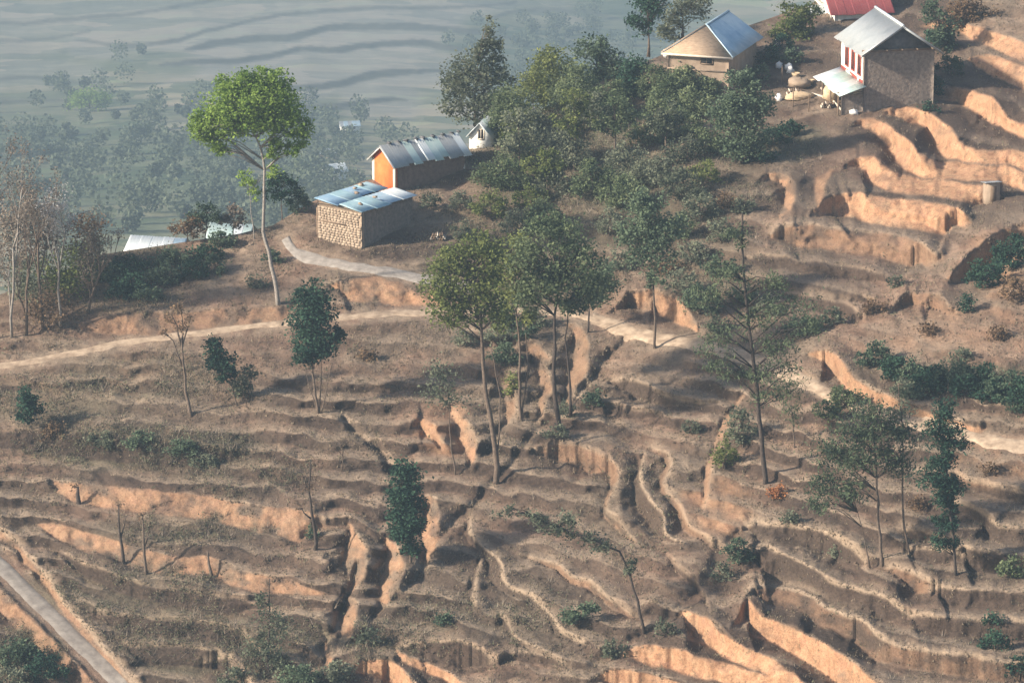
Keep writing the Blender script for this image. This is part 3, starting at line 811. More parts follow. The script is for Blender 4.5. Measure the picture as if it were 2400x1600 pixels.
def sheets(parent, e0, e1, r1, r0, n, mats, name='roof_sheet', ridges=4, th=.025, jitter=.05, amp=.03):
    """corrugated sheets from the eave e0-e1 up to the ridge r0-r1; each sheet is a part"""
    e0, e1, r0, r1 = [np.asarray(q, float) for q in (e0, e1, r0, r1)]
    nrm = np.cross(e1 - e0, r0 - e0); nrm /= np.linalg.norm(nrm)
    if nrm[2] < 0: nrm = -nrm
    for k in range(n):
        f0, f1 = k / n - .012, (k + 1) / n + .012
        a = e0 + (e1 - e0) * f0; b = e0 + (e1 - e0) * f1; c = r0 + (r1 - r0) * f1; d = r0 + (r1 - r0) * f0
        dn = (a - d) / (np.linalg.norm(a - d) + 1e-9)
        sl_ = dn * rng.uniform(-jitter, jitter * 1.6)
        lift = nrm * (.012 * (k % 2) + rng.uniform(0, .012))
        m = ridges * 2 + 1
        top = []; bot = []
        for i in range(m):
            f = i / (m - 1); o = nrm * (amp if i % 2 else 0) + lift
            top.append(d + (c - d) * f + o); bot.append(a + (b - a) * f + o + sl_)
        v = np.array(top + bot); v = np.concatenate([v, v - nrm * th])
        q = []
        for i in range(m - 1):
            q.append([i, m + i, m + i + 1, i + 1]); q.append([2*m + i, 2*m + i + 1, 3*m + i + 1, 3*m + i])
            q.append([m + i, 3*m + i, 3*m + i + 1, m + i + 1]); q.append([i, i + 1, 2*m + i + 1, 2*m + i])
        q.append([0, 2*m, 3*m, m]); q.append([m - 1, 2*m - 1, 4*m - 1, 3*m - 1])
        g = Geo(); g.add(v, q)
        g.obj(name, mats[int(rng.integers(len(mats)))], parent)

def part_box(parent, name, lo, hi, mat):
    g = Geo(); g.box(lo, hi); return g.obj(name, mat, parent)

def wall_quad(parent, name, lo, hi, mat, seed=0):
    """a wall block with slightly uneven faces"""
    g = Geo()
    lo = np.array(lo, float); hi = np.array(hi, float)
    ax = int(np.argmin((hi - lo)))                     # thin axis
    oth = [k for k in range(3) if k != ax]
    n1 = max(2, int((hi - lo)[oth[0]] / .35)); n2 = max(2, int((hi - lo)[oth[1]] / .35))
    a = np.linspace(lo[oth[0]], hi[oth[0]], n1 + 1); b = np.linspace(lo[oth[1]], hi[oth[1]], n2 + 1)
    A_, B_ = np.meshgrid(a, b, indexing='ij')
    v = []
    for side, c in ((0, lo[ax]), (1, hi[ax])):
        p = np.zeros(A_.shape + (3,)); p[..., oth[0]] = A_; p[..., oth[1]] = B_
        p[..., ax] = c + .035 * vnoise(A_ * 1.7 + seed, B_ * 1.7 + side * 9, 400 + seed)
        v.append(p.reshape(-1, 3))
    m = len(v[0]); k = np.arange(m).reshape(n1 + 1, n2 + 1)
    q = np.stack([k[:-1, :-1], k[1:, :-1], k[1:, 1:], k[:-1, 1:]], -1).reshape(-1, 4)
    rim = list(k[:, 0]) + list(k[-1, 1:]) + list(k[-2::-1, -1]) + list(k[0, -2:0:-1])
    rq = [[rim[i], rim[(i+1) % len(rim)], rim[(i+1) % len(rim)] + m, rim[i] + m] for i in range(len(rim))]
    g.add(np.concatenate(v), np.concatenate([q, q[:, ::-1] + m, rq]))
    return g.obj(name, mat, parent)

def window(parent, axis, pos, w, h, out, frame_mat, depth=.10):
    """axis 'x': window in a wall running along x, outward normal -y; axis 'y': wall running along y, outward normal -x"""
    a, z, c = pos
    def bx(g, a0, a1, z0, z1, o0, o1):
        if axis == 'x': g.box((a0, c - o1, z0), (a1, c - o0, z1))
        else: g.box((c - o1, a0, z0), (c - o0, a1, z1))
    g = Geo()
    t = .10
    bx(g, a - w/2 - t, a - w/2, z - t, z + h + t, -.02, out); bx(g, a + w/2, a + w/2 + t, z - t, z + h + t, -.02, out)
    bx(g, a - w/2, a + w/2, z + h, z + h + t, -.02, out - .003); bx(g, a - w/2, a + w/2, z - t, z, -.02, out + .04)
    f = g.obj('window', frame_mat, parent)
    g = Geo(); bx(g, a - w/2, a + w/2, z, z + h, -.02, .055); g.obj('pane', M['dark'], f)
    g = Geo(); bx(g, a - .025, a + .025, z, z + h, .056, out - .006); g.obj('mullion', frame_mat, f)
    return f

R_ = math.radians
# --- stone shed with loose blue roof sheets
def shed():
    b = G(847, 584)
    t = empty('stone_shed', b, 'small field stone shed roofed with loose blue metal sheets above the footpath', 'shed', rotz=-R_(38))
    W, D, H = 4.75, 6.6, 3.15
    wl_ = wall_quad(t, 'front_wall', (-W, .06, -1.2), (0, .40, H), M['stone'], 3)
    wall_quad(t, 'side_wall', (-.36, .41, -1.2), (0, D, H - .05), M['rubble'], 5)
    wall_quad(t, 'side_wall', (-W, .41, -1.2), (-W + .36, D, H - .05), M['rubble'], 6)
    wall_quad(t, 'back_wall', (-W + .37, D - .36, -1.2), (-.37, D, H - .1), M['rubble'], 7)
    # stones of the sunlit front
    z = -.25; row = 0
    protos = []
    for k in range(14):
        g = Geo(); w = rng.uniform(.22, .46); h = .20
        g.box((-w/2, -.055, -h/2), (w/2, .05, h/2))
        g.v[-1] = g.v[-1] * rng.uniform(.86, 1.03, (8, 3))
        me = g.obj('stone', M['stone' if k % 2 else 'stone2'])
        protos.append((me, w))
    first = set()
    while z < H - .3:
        x = -W + .05 + rng.uniform(0, .1)
        while x < -.2:
            i = int(rng.integers(len(protos))); o, w = protos[i]
            if x + w > .03: break
            if i in first:
                o2 = o.copy(); COL.objects.link(o2)
            else:
                o2 = o; first.add(i)
            o2.parent = wl_
            o2.location = (x + w/2, .07, z + .13); o2.rotation_euler = (rng.normal(0, .02), rng.normal(0, .03), rng.normal(0, .03))
            x += w + .02
        z += .212; row += 1
    for i, (o, w) in enumerate(protos):
        if i not in first: bpy.data.objects.remove(o)
    part_box(t, 'lintel', (-W + .5, -.06, 1.72), (-1.6, .05, 1.82), M['wood'])
    part_box(t, 'door_jamb', (-W - .5, .5, -.8), (-W - .002, .75, 2.6), M['wood'])
    for k in range(4):
        part_box(t, 'rafter', (-W - .2, .5 + k * 1.8, H - .04), (.25, .62 + k * 1.8, H + .07), M['wood'])
    # two runs of sheets, lifted and lapped unevenly
    sheets(t, (-2.55, -.15, H + .22), (-2.75, D + .1, H + .28), (-W - .25, D + .1, H + .46), (-W - .25, .05, H + .40), 4, [M['teal'], M['blue2'], M['blue']], jitter=.18)
    sheets(t, (.35, -.25, H + .04), (.38, D + .15, H + .10), (-2.05, D + .1, H + .42), (-2.1, -.2, H + .36), 4, [M['blue2'], M['white_sheet'], M['teal']], jitter=.15)
    for k in range(5):
        st = Geo(); x, y = rng.uniform(-W, 0), rng.uniform(.3, 5.5)
        st.box((x - .16, y - .13, H + .46), (x + .16, y + .13, H + .62)); st.v[-1] = st.v[-1] + rng.normal(0, .03, (8, 3))
        st.obj('roof_stone', M['stone'], t)
shed()

# --- long house with an orange gable
def long_house():
    b = G(926, 452)
    t = empty('long_house', b, 'long low house with bright orange gable end and ribbed metal roof', 'house', rotz=-R_(53))
    W, D, H, RH = 3.25, 7.3, 2.6, 1.2
    g = Geo(); g.prism([(-W, 0, -1.5), (0, 0, -1.5), (0, 0, H), (-W/2, 0, H + RH - .05), (-W, 0, H)], (0, .25, 0)); gw = g.obj('gable_wall', M['orange'], t)
    tag(gw, 'bright orange plastered gable wall')
    part_box(t, 'corner_trim', (-W - .04, -.03, -1.5), (-W + .28, .1, H - .1), M['cream'])
    part_box(t, 'corner_trim', (-.24, -.03, -1.5), (.02, .1, H - .15), M['cream'])
    wall_quad(t, 'side_wall', (-.25, .26, -1.5), (0, D, H - .02), M['brickdark'], 11)
    wall_quad(t, 'side_wall', (-W, .26, -1.5), (-W + .25, D, H - .02), M['brickdark'], 12)
    g = Geo(); g.prism([(-W, D, -1.5), (0, D, -1.5), (0, D, H), (-W/2, D, H + RH - .05), (-W, D, H)], (0, -.25, 0)); g.obj('gable_wall', M['white'], t)
    eo, go = .35, .35
    dz = eo * RH / (W / 2)
    sheets(t, (eo, -go, H - dz), (eo, D + go, H - dz), (-W/2, D + go, H + RH), (-W/2, -go, H + RH), 11, [M['grey'], M['mint'], M['grey2'], M['white_sheet'], M['grey']], jitter=.12, amp=.05)
    sheets(t, (-W - eo, D + go, H - dz), (-W - eo, -go, H - dz), (-W/2, -go, H + RH), (-W/2, D + go, H + RH), 11, [M['grey2'], M['grey']], jitter=.1, amp=.05)
    for s in (0, 1):
        g = Geo()
        x1 = eo if s == 0 else -W - eo
        g.prism([(-W/2, -go - .03, H + RH - .02), (x1, -go - .03, H - dz - .02), (x1, -go - .03, H - dz - .2), (-W/2, -go - .03, H + RH - .2)], (0, .05, 0))
        g.obj('barge_board', M['white_sheet'], t)
    for k in range(9):
        g = Geo(); y = .6 + k * .92 + rng.uniform(-.2, .2)
        g.box((-W/2 - .22, y - .12, H + RH + .03), (-W/2 + .16, y + .14, H + RH + .17)); g.v[-1] = g.v[-1] + rng.normal(0, .03, (8, 3))
        g.obj('roof_stone', M['dark_grey'], t)
long_house()

# --- small white gabled outhouse behind the long house
def white_gable():
    b = G(1145, 356); b = PV(1150, 350, b[1] + 1.0)
    t = empty('white_outhouse', b, 'small white gabled outhouse with one dark window at end of long metal roof', 'outhouse', rotz=-R_(14))
    W, D, H, RH = 1.9, 2.6, 1.25, 1.0
    g = Geo(); g.prism([(-W, 0, -1.5), (0, 0, -1.5), (0, 0, H), (-W/2, 0, H + RH), (-W, 0, H)], (0, D, 0)); g.obj('wall', M['white'], t)
    window(t, 'x', (-W/2 + .1, H - .35, 0), .42, .75, .05, M['cream'])
    e = .25; dz = e * RH / (W/2)
    sheets(t, (e, -.25, H - dz), (e, D + .2, H - dz), (-W/2, D + .2, H + RH + .04), (-W/2, -.25, H + RH + .04), 3, [M['white_sheet'], M['mint']])
    sheets(t, (-W - e, D + .2, H - dz), (-W - e, -.25, H - dz), (-W/2, -.25, H + RH + .04), (-W/2, D + .2, H + RH + .04), 3, [M['white_sheet'], M['grey']])
white_gable()

# --- house with blue metal and thatch hip
def blue_house():
    b = G(1707, 226)
    y0 = b[1]
    t = empty('hipped_house', b, 'mud house with blue metal roof slope and tan thatched hip', 'house', rotz=-R_(20))
    W, D = 5.5, 8.4
    H = (PV(1707, 130, y0)[2] - b[2])
    wall_quad(t, 'front_wall', (-W, 0, -2), (0, .4, H), M['tanwall'], 21)
    wall_quad(t, 'side_wall', (-.4, .41, -2), (0, D, H), M['mud'], 22)
    wall_quad(t, 'side_wall', (-W, .41, -2), (-W + .4, D, H), M['mud'], 23)
    wall_quad(t, 'back_wall', (-W + .41, D - .4, -2), (-.41, D, H), M['mud'], 24)
    window(t, 'x', (-2.0, H - .85, 0), 1.0, .5, .06, M['wood'])
    part_box(t, 'ledge', (-W - .06, -.10, H - 1.55), (.06, .01, H - 1.45), M['mud'])
    o, RH, inset = .5, 2.05, 2.2
    f1 = np.array((o, -o, H - .1)); f0 = np.array((-W - o, -o, H - .1)); b1 = np.array((o, D + o, H - .1)); b0 = np.array((-W - o, D + o, H - .1))
    ra = np.array((-W/2, inset, H + RH)); rb = np.array((-W/2, D - .3, H + RH))
    g = Geo(); g.prism([f0, f1, ra], (0, .05, -.16)); th = g.obj('thatched_hip', M['thatch'], t)
    g = Geo(); g.box((-W - o, -o - .04, H - .26), (o, -o + .06, H - .09)); g.obj('eave_board', M['cream'], t)
    # right slope in blue sheets, the first cut to the hip
    dirv = b1 - f1
    for k in range(6):
        fa, fb = k / 6 - .01, (k + 1) / 6 + .01
        def rp(f):
            y = f1[1] + dirv[1] * f
            if y < inset:
                u_ = (y + o) / (inset + o); return f1 + (ra - f1) * u_
            return np.array((-W/2, min(y, D + o), H + RH))
        a = f1 + dirv * fa; c = f1 + dirv * fb
        sheets(t, a, c, rp(min(fb, 1)) + (0, 0, .03), rp(max(fa, 0)) + (0, 0, .03), 1, [M['blue'], M['blue2'], M['blue']], jitter=.02, ridges=5)
    sheets(t, b0, f0, ra, rb + (0, .8, 0), 6, [M['grey2'], M['blue2']], jitter=.03)
    g = Geo(); g.tube([ra + (0, -.1, .06), rb + (0, .8, .06)], [.09, .09], 6); g.obj('ridge_cap', M['blue2'], t)
    g = Geo(); g.tube([f1 + (0, 0, .05), ra + (0, 0, .07)], [.07, .07], 6); g.obj('hip_cap', M['blue2'], t)
    g = Geo(); g.tube([f0 + (0, 0, .05), ra + (0, 0, .07)], [.07, .07], 6); g.obj('hip_cap', M['thatch'], t)
blue_house()

# --- two-storey house with white front and lean-to
def main_house():
    b = G(2023, 262)
    y0 = b[1]
    t = empty('two_storey_house', b, 'tall rubble house with white plastered front, grey metal roof and lean-to', 'house', rotz=R_(11))
    W, D = 6.2, 7.2
    H = PV(2023, 118, y0)[2] - b[2]
    RH = 2.1
    wall_quad(t, 'gable_wall', (0, 0, -2), (W, .4, H), M['rubble'], 31)
    fw = wall_quad(t, 'front_wall', (0, .41, -2), (.35, D, H), M['white'], 32); tag(fw, 'white lime plastered front wall')
    wall_quad(t, 'back_wall', (W - .35, .41, -2), (W, D, H), M['rubble'], 33)
    wall_quad(t, 'gable_wall', (.36, D - .4, -2), (W - .36, D, H), M['rubble'], 34)
    g = Geo(); g.prism([(.02, .06, H - .02), (W - .02, .06, H - .02), (W/2, .06, H + RH - .12)], (0, .2, 0)); g.obj('gable_boards', M['dark_grey'], t)
    part_box(t, 'wall_plate', (-.25, -.12, H - .16), (W + .25, -.005, H + .02), M['wood'])
    for k in range(3):
        window(t, 'y', (1.35 + k * 1.95, H - 2.35, 0), .85, 1.55, .09, M['redwood'])
    part_box(t, 'painted_band', (-.012, .40, H - 3.25), (.0, D, H - 2.72), M['redwood'])
    part_box(t, 'door', (-.05, 4.6, -1.0), (.0, 5.7, 1.5), M['redwood'])
    eo, go = .55, .75
    dz = eo * RH / (W / 2)
    sheets(t, (-eo, D + .4, H - dz), (-eo, -go, H - dz), (W/2, -go, H + RH), (W/2, D + .4, H + RH), 8, [M['grey'], M['grey'], M['grey2']], jitter=.06, ridges=5)
    sheets(t, (W + eo, -go, H - dz), (W + eo, D + .4, H - dz), (W/2, D + .4, H + RH), (W/2, -go, H + RH), 8, [M['grey'], M['grey2']], jitter=.06, ridges=5)
    g = Geo(); g.tube([(W/2, -go - .05, H + RH + .05), (W/2, D + .45, H + RH + .05)], [.13, .13], 6); g.obj('ridge_cap', M['white_sheet'], t)
    for x1 in (-eo, W + eo):
        g = Geo(); g.prism([(W/2, -go - .04, H + RH), (x1, -go - .04, H - dz), (x1, -go - .04, H - dz - .17), (W/2, -go - .04, H + RH - .17)], (0, .05, 0))
        g.obj('barge_board', M['grey'], t)
    for k in range(5):
        x = .4 + k * 1.35
        part_box(t, 'rafter_end', (x, -go, H - .02), (x + .1, .05, H + .08), M['wood'])
    # lean-to
    lw, lh = 2.35, 2.35
    lean = Geo(); lean.box((-lw + .1, .2, lh - .75), (-.05, .28, lh - .62)); lt = lean.obj('lean_to', M['wood'], t)
    sheets(lt, (-lw, 7.4, lh - .75), (-lw, -.7, lh - .75), (-.02, -.7, lh), (-.02, 7.4, lh), 5, [M['mint'], M['white_sheet'], M['white_sheet']], jitter=.08)
    for y in (.1, 2.6, 5.2):
        part_box(lt, 'post', (-lw + .12, y, -1.5), (-lw + .24, y + .12, lh - .66), M['wood'])
    wall_quad(lt, 'lean_to_wall', (-lw + .45, .05, -1.5), (-.02, .25, lh - .8), M['rubble'], 36)
main_house()

# --- red roofed house behind, mostly above the frame
def red_house():
    b = G(1985, 130)
    b = PV(1955, 112, b[1] + 9.0)
    t = empty('red_roofed_house', b, 'house with dark red roof and white gable trim behind the tall rubble house', 'house', rotz=R_(12))
    W, D, H, RH = 5.0, 6.5, 3.4, 2.2
    wall_quad(t, 'front_wall', (0, 0, -3), (W, .35, H), M['white'], 41)
    wall_quad(t, 'side_wall', (0, .36, -3), (.35, D, H), M['white'], 42)
    wall_quad(t, 'side_wall', (W - .35, .36, -3), (W, D, H), M['white'], 43)
    wall_quad(t, 'back_wall', (.36, D - .35, -3), (W - .36, D, H), M['white'], 44)
    window(t, 'x', (2.2, 1.4, 0), .9, 1.1, .08, M['redwood'])
    sheets(t, (-.5, -.6, H - .3), (W + .5, -.6, H - .3), (W + .5, D/2, H + RH), (-.5, D/2, H + RH), 8, [M['red']], jitter=.03)
    sheets(t, (W + .5, D + .6, H - .3), (-.5, D + .6, H - .3), (-.5, D/2, H + RH), (W + .5, D/2, H + RH), 8, [M['red']], jitter=.03)
    for x in (.1, W - .3):
        g = Geo(); g.prism([(x, .1, H), (x, D - .1, H), (x, D/2, H + RH - .1)], (.2, 0, 0)); g.obj('gable_wall', M['white'], t)
    g = Geo(); g.prism([(-.55, -.62, H - .32), (-.55, D/2, H + RH + .02), (-.55, D/2, H + RH - .25), (-.55, -.62, H - .6)], (.06, 0, 0)); g.obj('barge_board', M['white'], t)
    sheets(t, (-2.0, -2.2, .6), (.6, -2.2, .6), (.6, 3.6, 3.3), (-1.6, 3.6, 3.3), 3, [M['white_sheet']], name='porch_sheet', jitter=.05)
    for x in (-1.7, .3): part_box(t, 'porch_post', (x, -1.6, -3), (x + .12, -1.48, .8), M['wood'])
red_house()

# --- houses beyond the crest and down in the valley
def far_house(pos, label, rot, W, D, H, RH, roofm, wallm, group=None):
    t = empty('far_house', pos, label, 'house', group, rotz=rot)
    g = Geo(); g.prism([(0, 0, -3), (W, 0, -3), (W, 0, H), (0, 0, H)], (0, D, 0)); wl_ = g.obj('wall', wallm, t)
    for x in (0, W - .2):
        g = Geo(); g.prism([(x, .02, H), (x, D - .02, H), (x, D/2, H + RH - .06)], (.2, 0, 0)); g.obj('gable', wallm, t)
    o = .4; dz = o * RH / (D/2)
    sheets(t, (-o, -o, H - dz), (W + o, -o, H - dz), (W + o, D/2, H + RH), (-o, D/2, H + RH), 5, roofm, jitter=.05)
    sheets(t, (W + o, D + o, H - dz), (-o, D + o, H - dz), (-o, D/2, H + RH), (W + o, D/2, H + RH), 5, roofm, jitter=.05)
    for k in range(2):
        window(t, 'x', (W * (.3 + .4 * k), H * .45, 0), .7, .8, .05, M['wood'])
def behind_crest(u, d):
    i = int(np.argmin(np.abs(ucols - u))); p = Pg[0, i].copy()
    h = Rg[0, i, :2] / np.linalg.norm(Rg[0, i, :2]); p[:2] += h * d; p[2] -= d * .42 + 1.2 * (1 - math.exp(-d / 6))
    return p
def seat_roof(u, v, d, H, RH, **kw):
    p = behind_crest(u, d)
    return p
p = behind_crest(300, 11.0); far_house(p, 'white roofed house half hidden below the crest among bare trees', R_(-14), 4.2, 4.0, 2.6, 1.0, [M['white_sheet'], M['blue2']], M['white'])
p = behind_crest(262, 8.0); far_house(p, 'little pale hut peeping over the crest beside the white roofed house', R_(-30), 1.8, 2.0, 1.3, .5, [M['white_sheet']], M['white'])
p = behind_crest(492, 12.0); far_house(p, 'pale green roofed house tucked behind the crest near the tall umbrella tree', R_(-10), 3.0, 3.6, 2.9, 1.0, [M['mint'], M['white_sheet']], M['white'])
far_house(GV(770, 425), 'white roofed house in the hazy valley below the shed', R_(28), 6.0, 5.0, 2.6, 1.9, [M['white_sheet']], M['white'])
far_house(GV(752, 372), 'long low pale roof in the hazy valley above the white roofed house', R_(20), 6.0, 3.6, 1.6, 1.0, [M['white_sheet'], M['grey']], M['mud'])
far_house(GV(800, 310), 'grey roofed hut highest up the hazy valley side behind the orange gable', R_(10), 6.5, 4.5, 2.2, 1.2, [M['grey'], M['blue2']], M['white'])

# --- things in the yard between the houses
def lump(name, label, cat, u, v, sx, sy, sz, mat, n=7, group=None, lift=0):
    g = Geo(); b = G(u, v)
    th_, ph = np.meshgrid(np.linspace(0, 2*np.pi, 10, endpoint=False), np.linspace(.05, np.pi - .05, n), indexing='ij')
    r = 1 + .16 * rng.normal(size=th_.shape)
    v_ = np.stack([np.cos(th_) * np.sin(ph) * r * sx, np.sin(th_) * np.sin(ph) * r * sy, (np.cos(ph) * r + .75) * sz + lift], -1).reshape(-1, 3) + b
    k = np.arange(10 * n).reshape(10, n); k2 = np.roll(k, -1, 0)
    q = np.stack([k[:, :-1], k[:, 1:], k2[:, 1:], k2[:, :-1]], -1).reshape(-1, 4)
    g.add(v_, q)
    o = g.obj(name, mat, None, b, True)
    return tag(o, label, cat, group)
for (u, v) in ((1822,108),(1826,160),(1848,164),(1852,172),(1826,236)):
    lump('sack', 'bulging white sack set down in the yard between the houses', 'sack', u, v, .32, .28, .34, M['sack'], group='white sacks in the yard')
lump('sack', 'white sack lying at the foot of the rubble gable wall', 'sack', 2002, 268, .42, .3, .24, M['sack'])
lump('sack', 'white bundle hung beside the thatched hip eave', 'bundle', 1560, 150, .3, .3, .4, M['sack'], lift=.6)
lump('straw_heap', 'low heap of pale straw in front of the lean-to', 'straw', 1872, 232, 1.3, .8, .35, M['straw'])
lump('straw_heap', 'golden straw stack under the lean-to roof', 'straw', 1948, 234, .9, .7, .7, M['straw'])
lump('earth_heap', 'grey brown earth heap in the yard beside dark bushes', 'heap', 1875, 205, 1.1, .9, .5, M['mud'])
def log(u0, v0, u1, v1, rad, label, group='poles lying in the yard', lift=.12):
    a = G(u0, v0, lift); b_ = G(u1, v1, lift); g = Geo()
    m = (a + b_) / 2 + (0, 0, .04)
    g.tube([a, m, b_], [rad, rad * .95, rad * .8], 6)
    c = g.obj('timber_pole', M['cream'], None, a)
    tag(c, label, 'pole', group)
log(1925, 210, 1978, 268, .11, 'long pale timber pole leaning out from the lean-to')
log(1900, 222, 1945, 236, .09, 'short pale timber pole lying across the straw heap')
log(1955, 208, 1990, 246, .08, 'thin timber pole lying beside the longest pole')

# firewood and baskets
def firewood(u, v, n, label):
    b = G(u, v); t = empty('firewood_stack', b, label, 'firewood')
    k = 0
    for row in range(3):
        for i in range(n - row):
            g = Geo(); x = (i + row * .5) * .19; z = .09 + row * .16
            g.tube([(x, -.4 + rng.normal(0, .05), z), (x + rng.normal(0, .03), .5 + rng.normal(0, .08), z + rng.normal(0, .02))], [.085, .075], 6)
            g.obj('log', M['wood'] if k % 3 else M['cream'], t); k += 1
firewood(1845, 222, 8, 'low stack of split firewood between the sacks and straw heap')
firewood(1925, 252, 6, 'small firewood stack in front of the lean-to posts')
firewood(1010, 560, 7, 'firewood stacked on the bare yard beside the stone shed')
def basket(u, v, r_, label):
    b = G(u, v); g = Geo()
    a = np.arange(12) * 2 * np.pi / 12
    prof = [(r_ * .55, 0), (r_ * .85, r_ * .5), (r_, r_ * 1.1), (r_ * .92, r_ * 1.12), (r_ * .75, r_ * .45), (0.02, r_ * .1)]
    v_ = np.array([[math.cos(x) * q, math.sin(x) * q, z] for q, z in prof for x in a]); q = []
    for i in range(len(prof) - 1):
        for k in range(12): q.append([i*12 + k, i*12 + (k+1) % 12, (i+1)*12 + (k+1) % 12, (i+1)*12 + k])
    g.add(v_ + b, q); tag(g.obj('basket', M['straw'], None, b), label, 'basket')
basket(1865, 182, .38, 'round woven basket on the earth heap side of the yard')
basket(1900, 196, .30, 'small woven basket near the lean-to edge')
def post(u, v, h, label):
    b = G(u, v); g = Geo(); g.tube([b + (0, 0, -.3), b + (.03, 0, h * .5), b + (.02, .02, h)], [.06, .05, .04], 6)
    tag(g.obj('fence_post', M['wood'], None, b), label, 'post', 'posts round the yard')
for k, (u, v) in enumerate(((1806,150),(1832,196),(1858,250),(1895,262))): post(u, v, 1.5, 'thin weathered post standing at the yard edge below the houses')
# small pale hut of corrugated sheet on the terraces at the right
def privy():
    b = G(2312, 480); t = empty('sheet_hut', b, 'tiny mud walled hut with flat metal roof on the orange terraces', 'hut', rotz=R_(12))
    for nm, lo, hi in (('wall', (0, 0, -.5), (1.1, .05, 1.7)), ('side_wall', (0, .055, -.5), (.05, 1.0, 1.6)), ('side_wall', (1.05, .055, -.5), (1.1, 1.0, 1.6)), ('back_wall', (.055, .95, -.5), (1.045, 1.0, 1.5))):
        part_box(t, nm, lo, hi, M['mud'])
    sheets(t, (-.15, -.2, 1.85), (1.25, -.2, 1.85), (1.25, 1.15, 1.62), (-.15, 1.15, 1.62), 2, [M['grey2']])
    part_box(t, 'door', (.3, -.03, -.1), (.8, -.001, 1.5), M['wood'])
privy()
# ------------------------------------------------------------------ trees and bushes
LM = {
 'spring': leaf_mat('spring_leaves', (.075, .145, .030), (.29, .40, .095), .5),
 'green': leaf_mat('green_leaves', (.060, .090, .048), (.245, .285, .15), .45),
 'olive': leaf_mat('olive_leaves', (.065, .090, .030), (.24, .265, .095), .42),
 'dark': leaf_mat('dark_leaves', (.013, .034, .026), (.052, .098, .060), .22),
 'deep': leaf_mat('deep_green_leaves', (.036, .062, .042), (.145, .19, .115), .35),
 'grey': leaf_mat('grey_green_leaves', (.070, .088, .058), (.235, .25, .17), .42),
 'pine': leaf_mat('pine_needles', (.045, .065, .042), (.125, .155, .085), .3),
 'brown': leaf_mat('brown_leaves', (.10, .062, .038), (.24, .165, .10), .3),
 'russet': leaf_mat('russet_leaves', (.20, .07, .035), (.42, .20, .09), .3),
 'pale': leaf_mat('pale_blossom', (.26, .25, .24), (.50, .48, .47), .3),
 'tan': leaf_mat('tan_twigs', (.10, .080, .062), (.25, .205, .16), .2),
}
BK = {
 'grey': noise_mat('grey_bark', (.16, .14, .12), (.31, .28, .245), 5.0, .95, .6),
 'brown': noise_mat('brown_bark', (.075, .055, .042), (.165, .125, .095), 5.0, .95, .6),
 'dark': noise_mat('dark_bark', (.035, .028, .024), (.085, .066, .054), 5.0, .95, .6),
 'pale': noise_mat('pale_bark', (.30, .275, .25), (.50, .47, .43), 5.0, .95, .5),
}
def scale_at(y):           # pixels per metre for things standing at world depth y
    return F / ((y - CAM[1]) / math.cos(PITCH) * 1.0) * 1.0

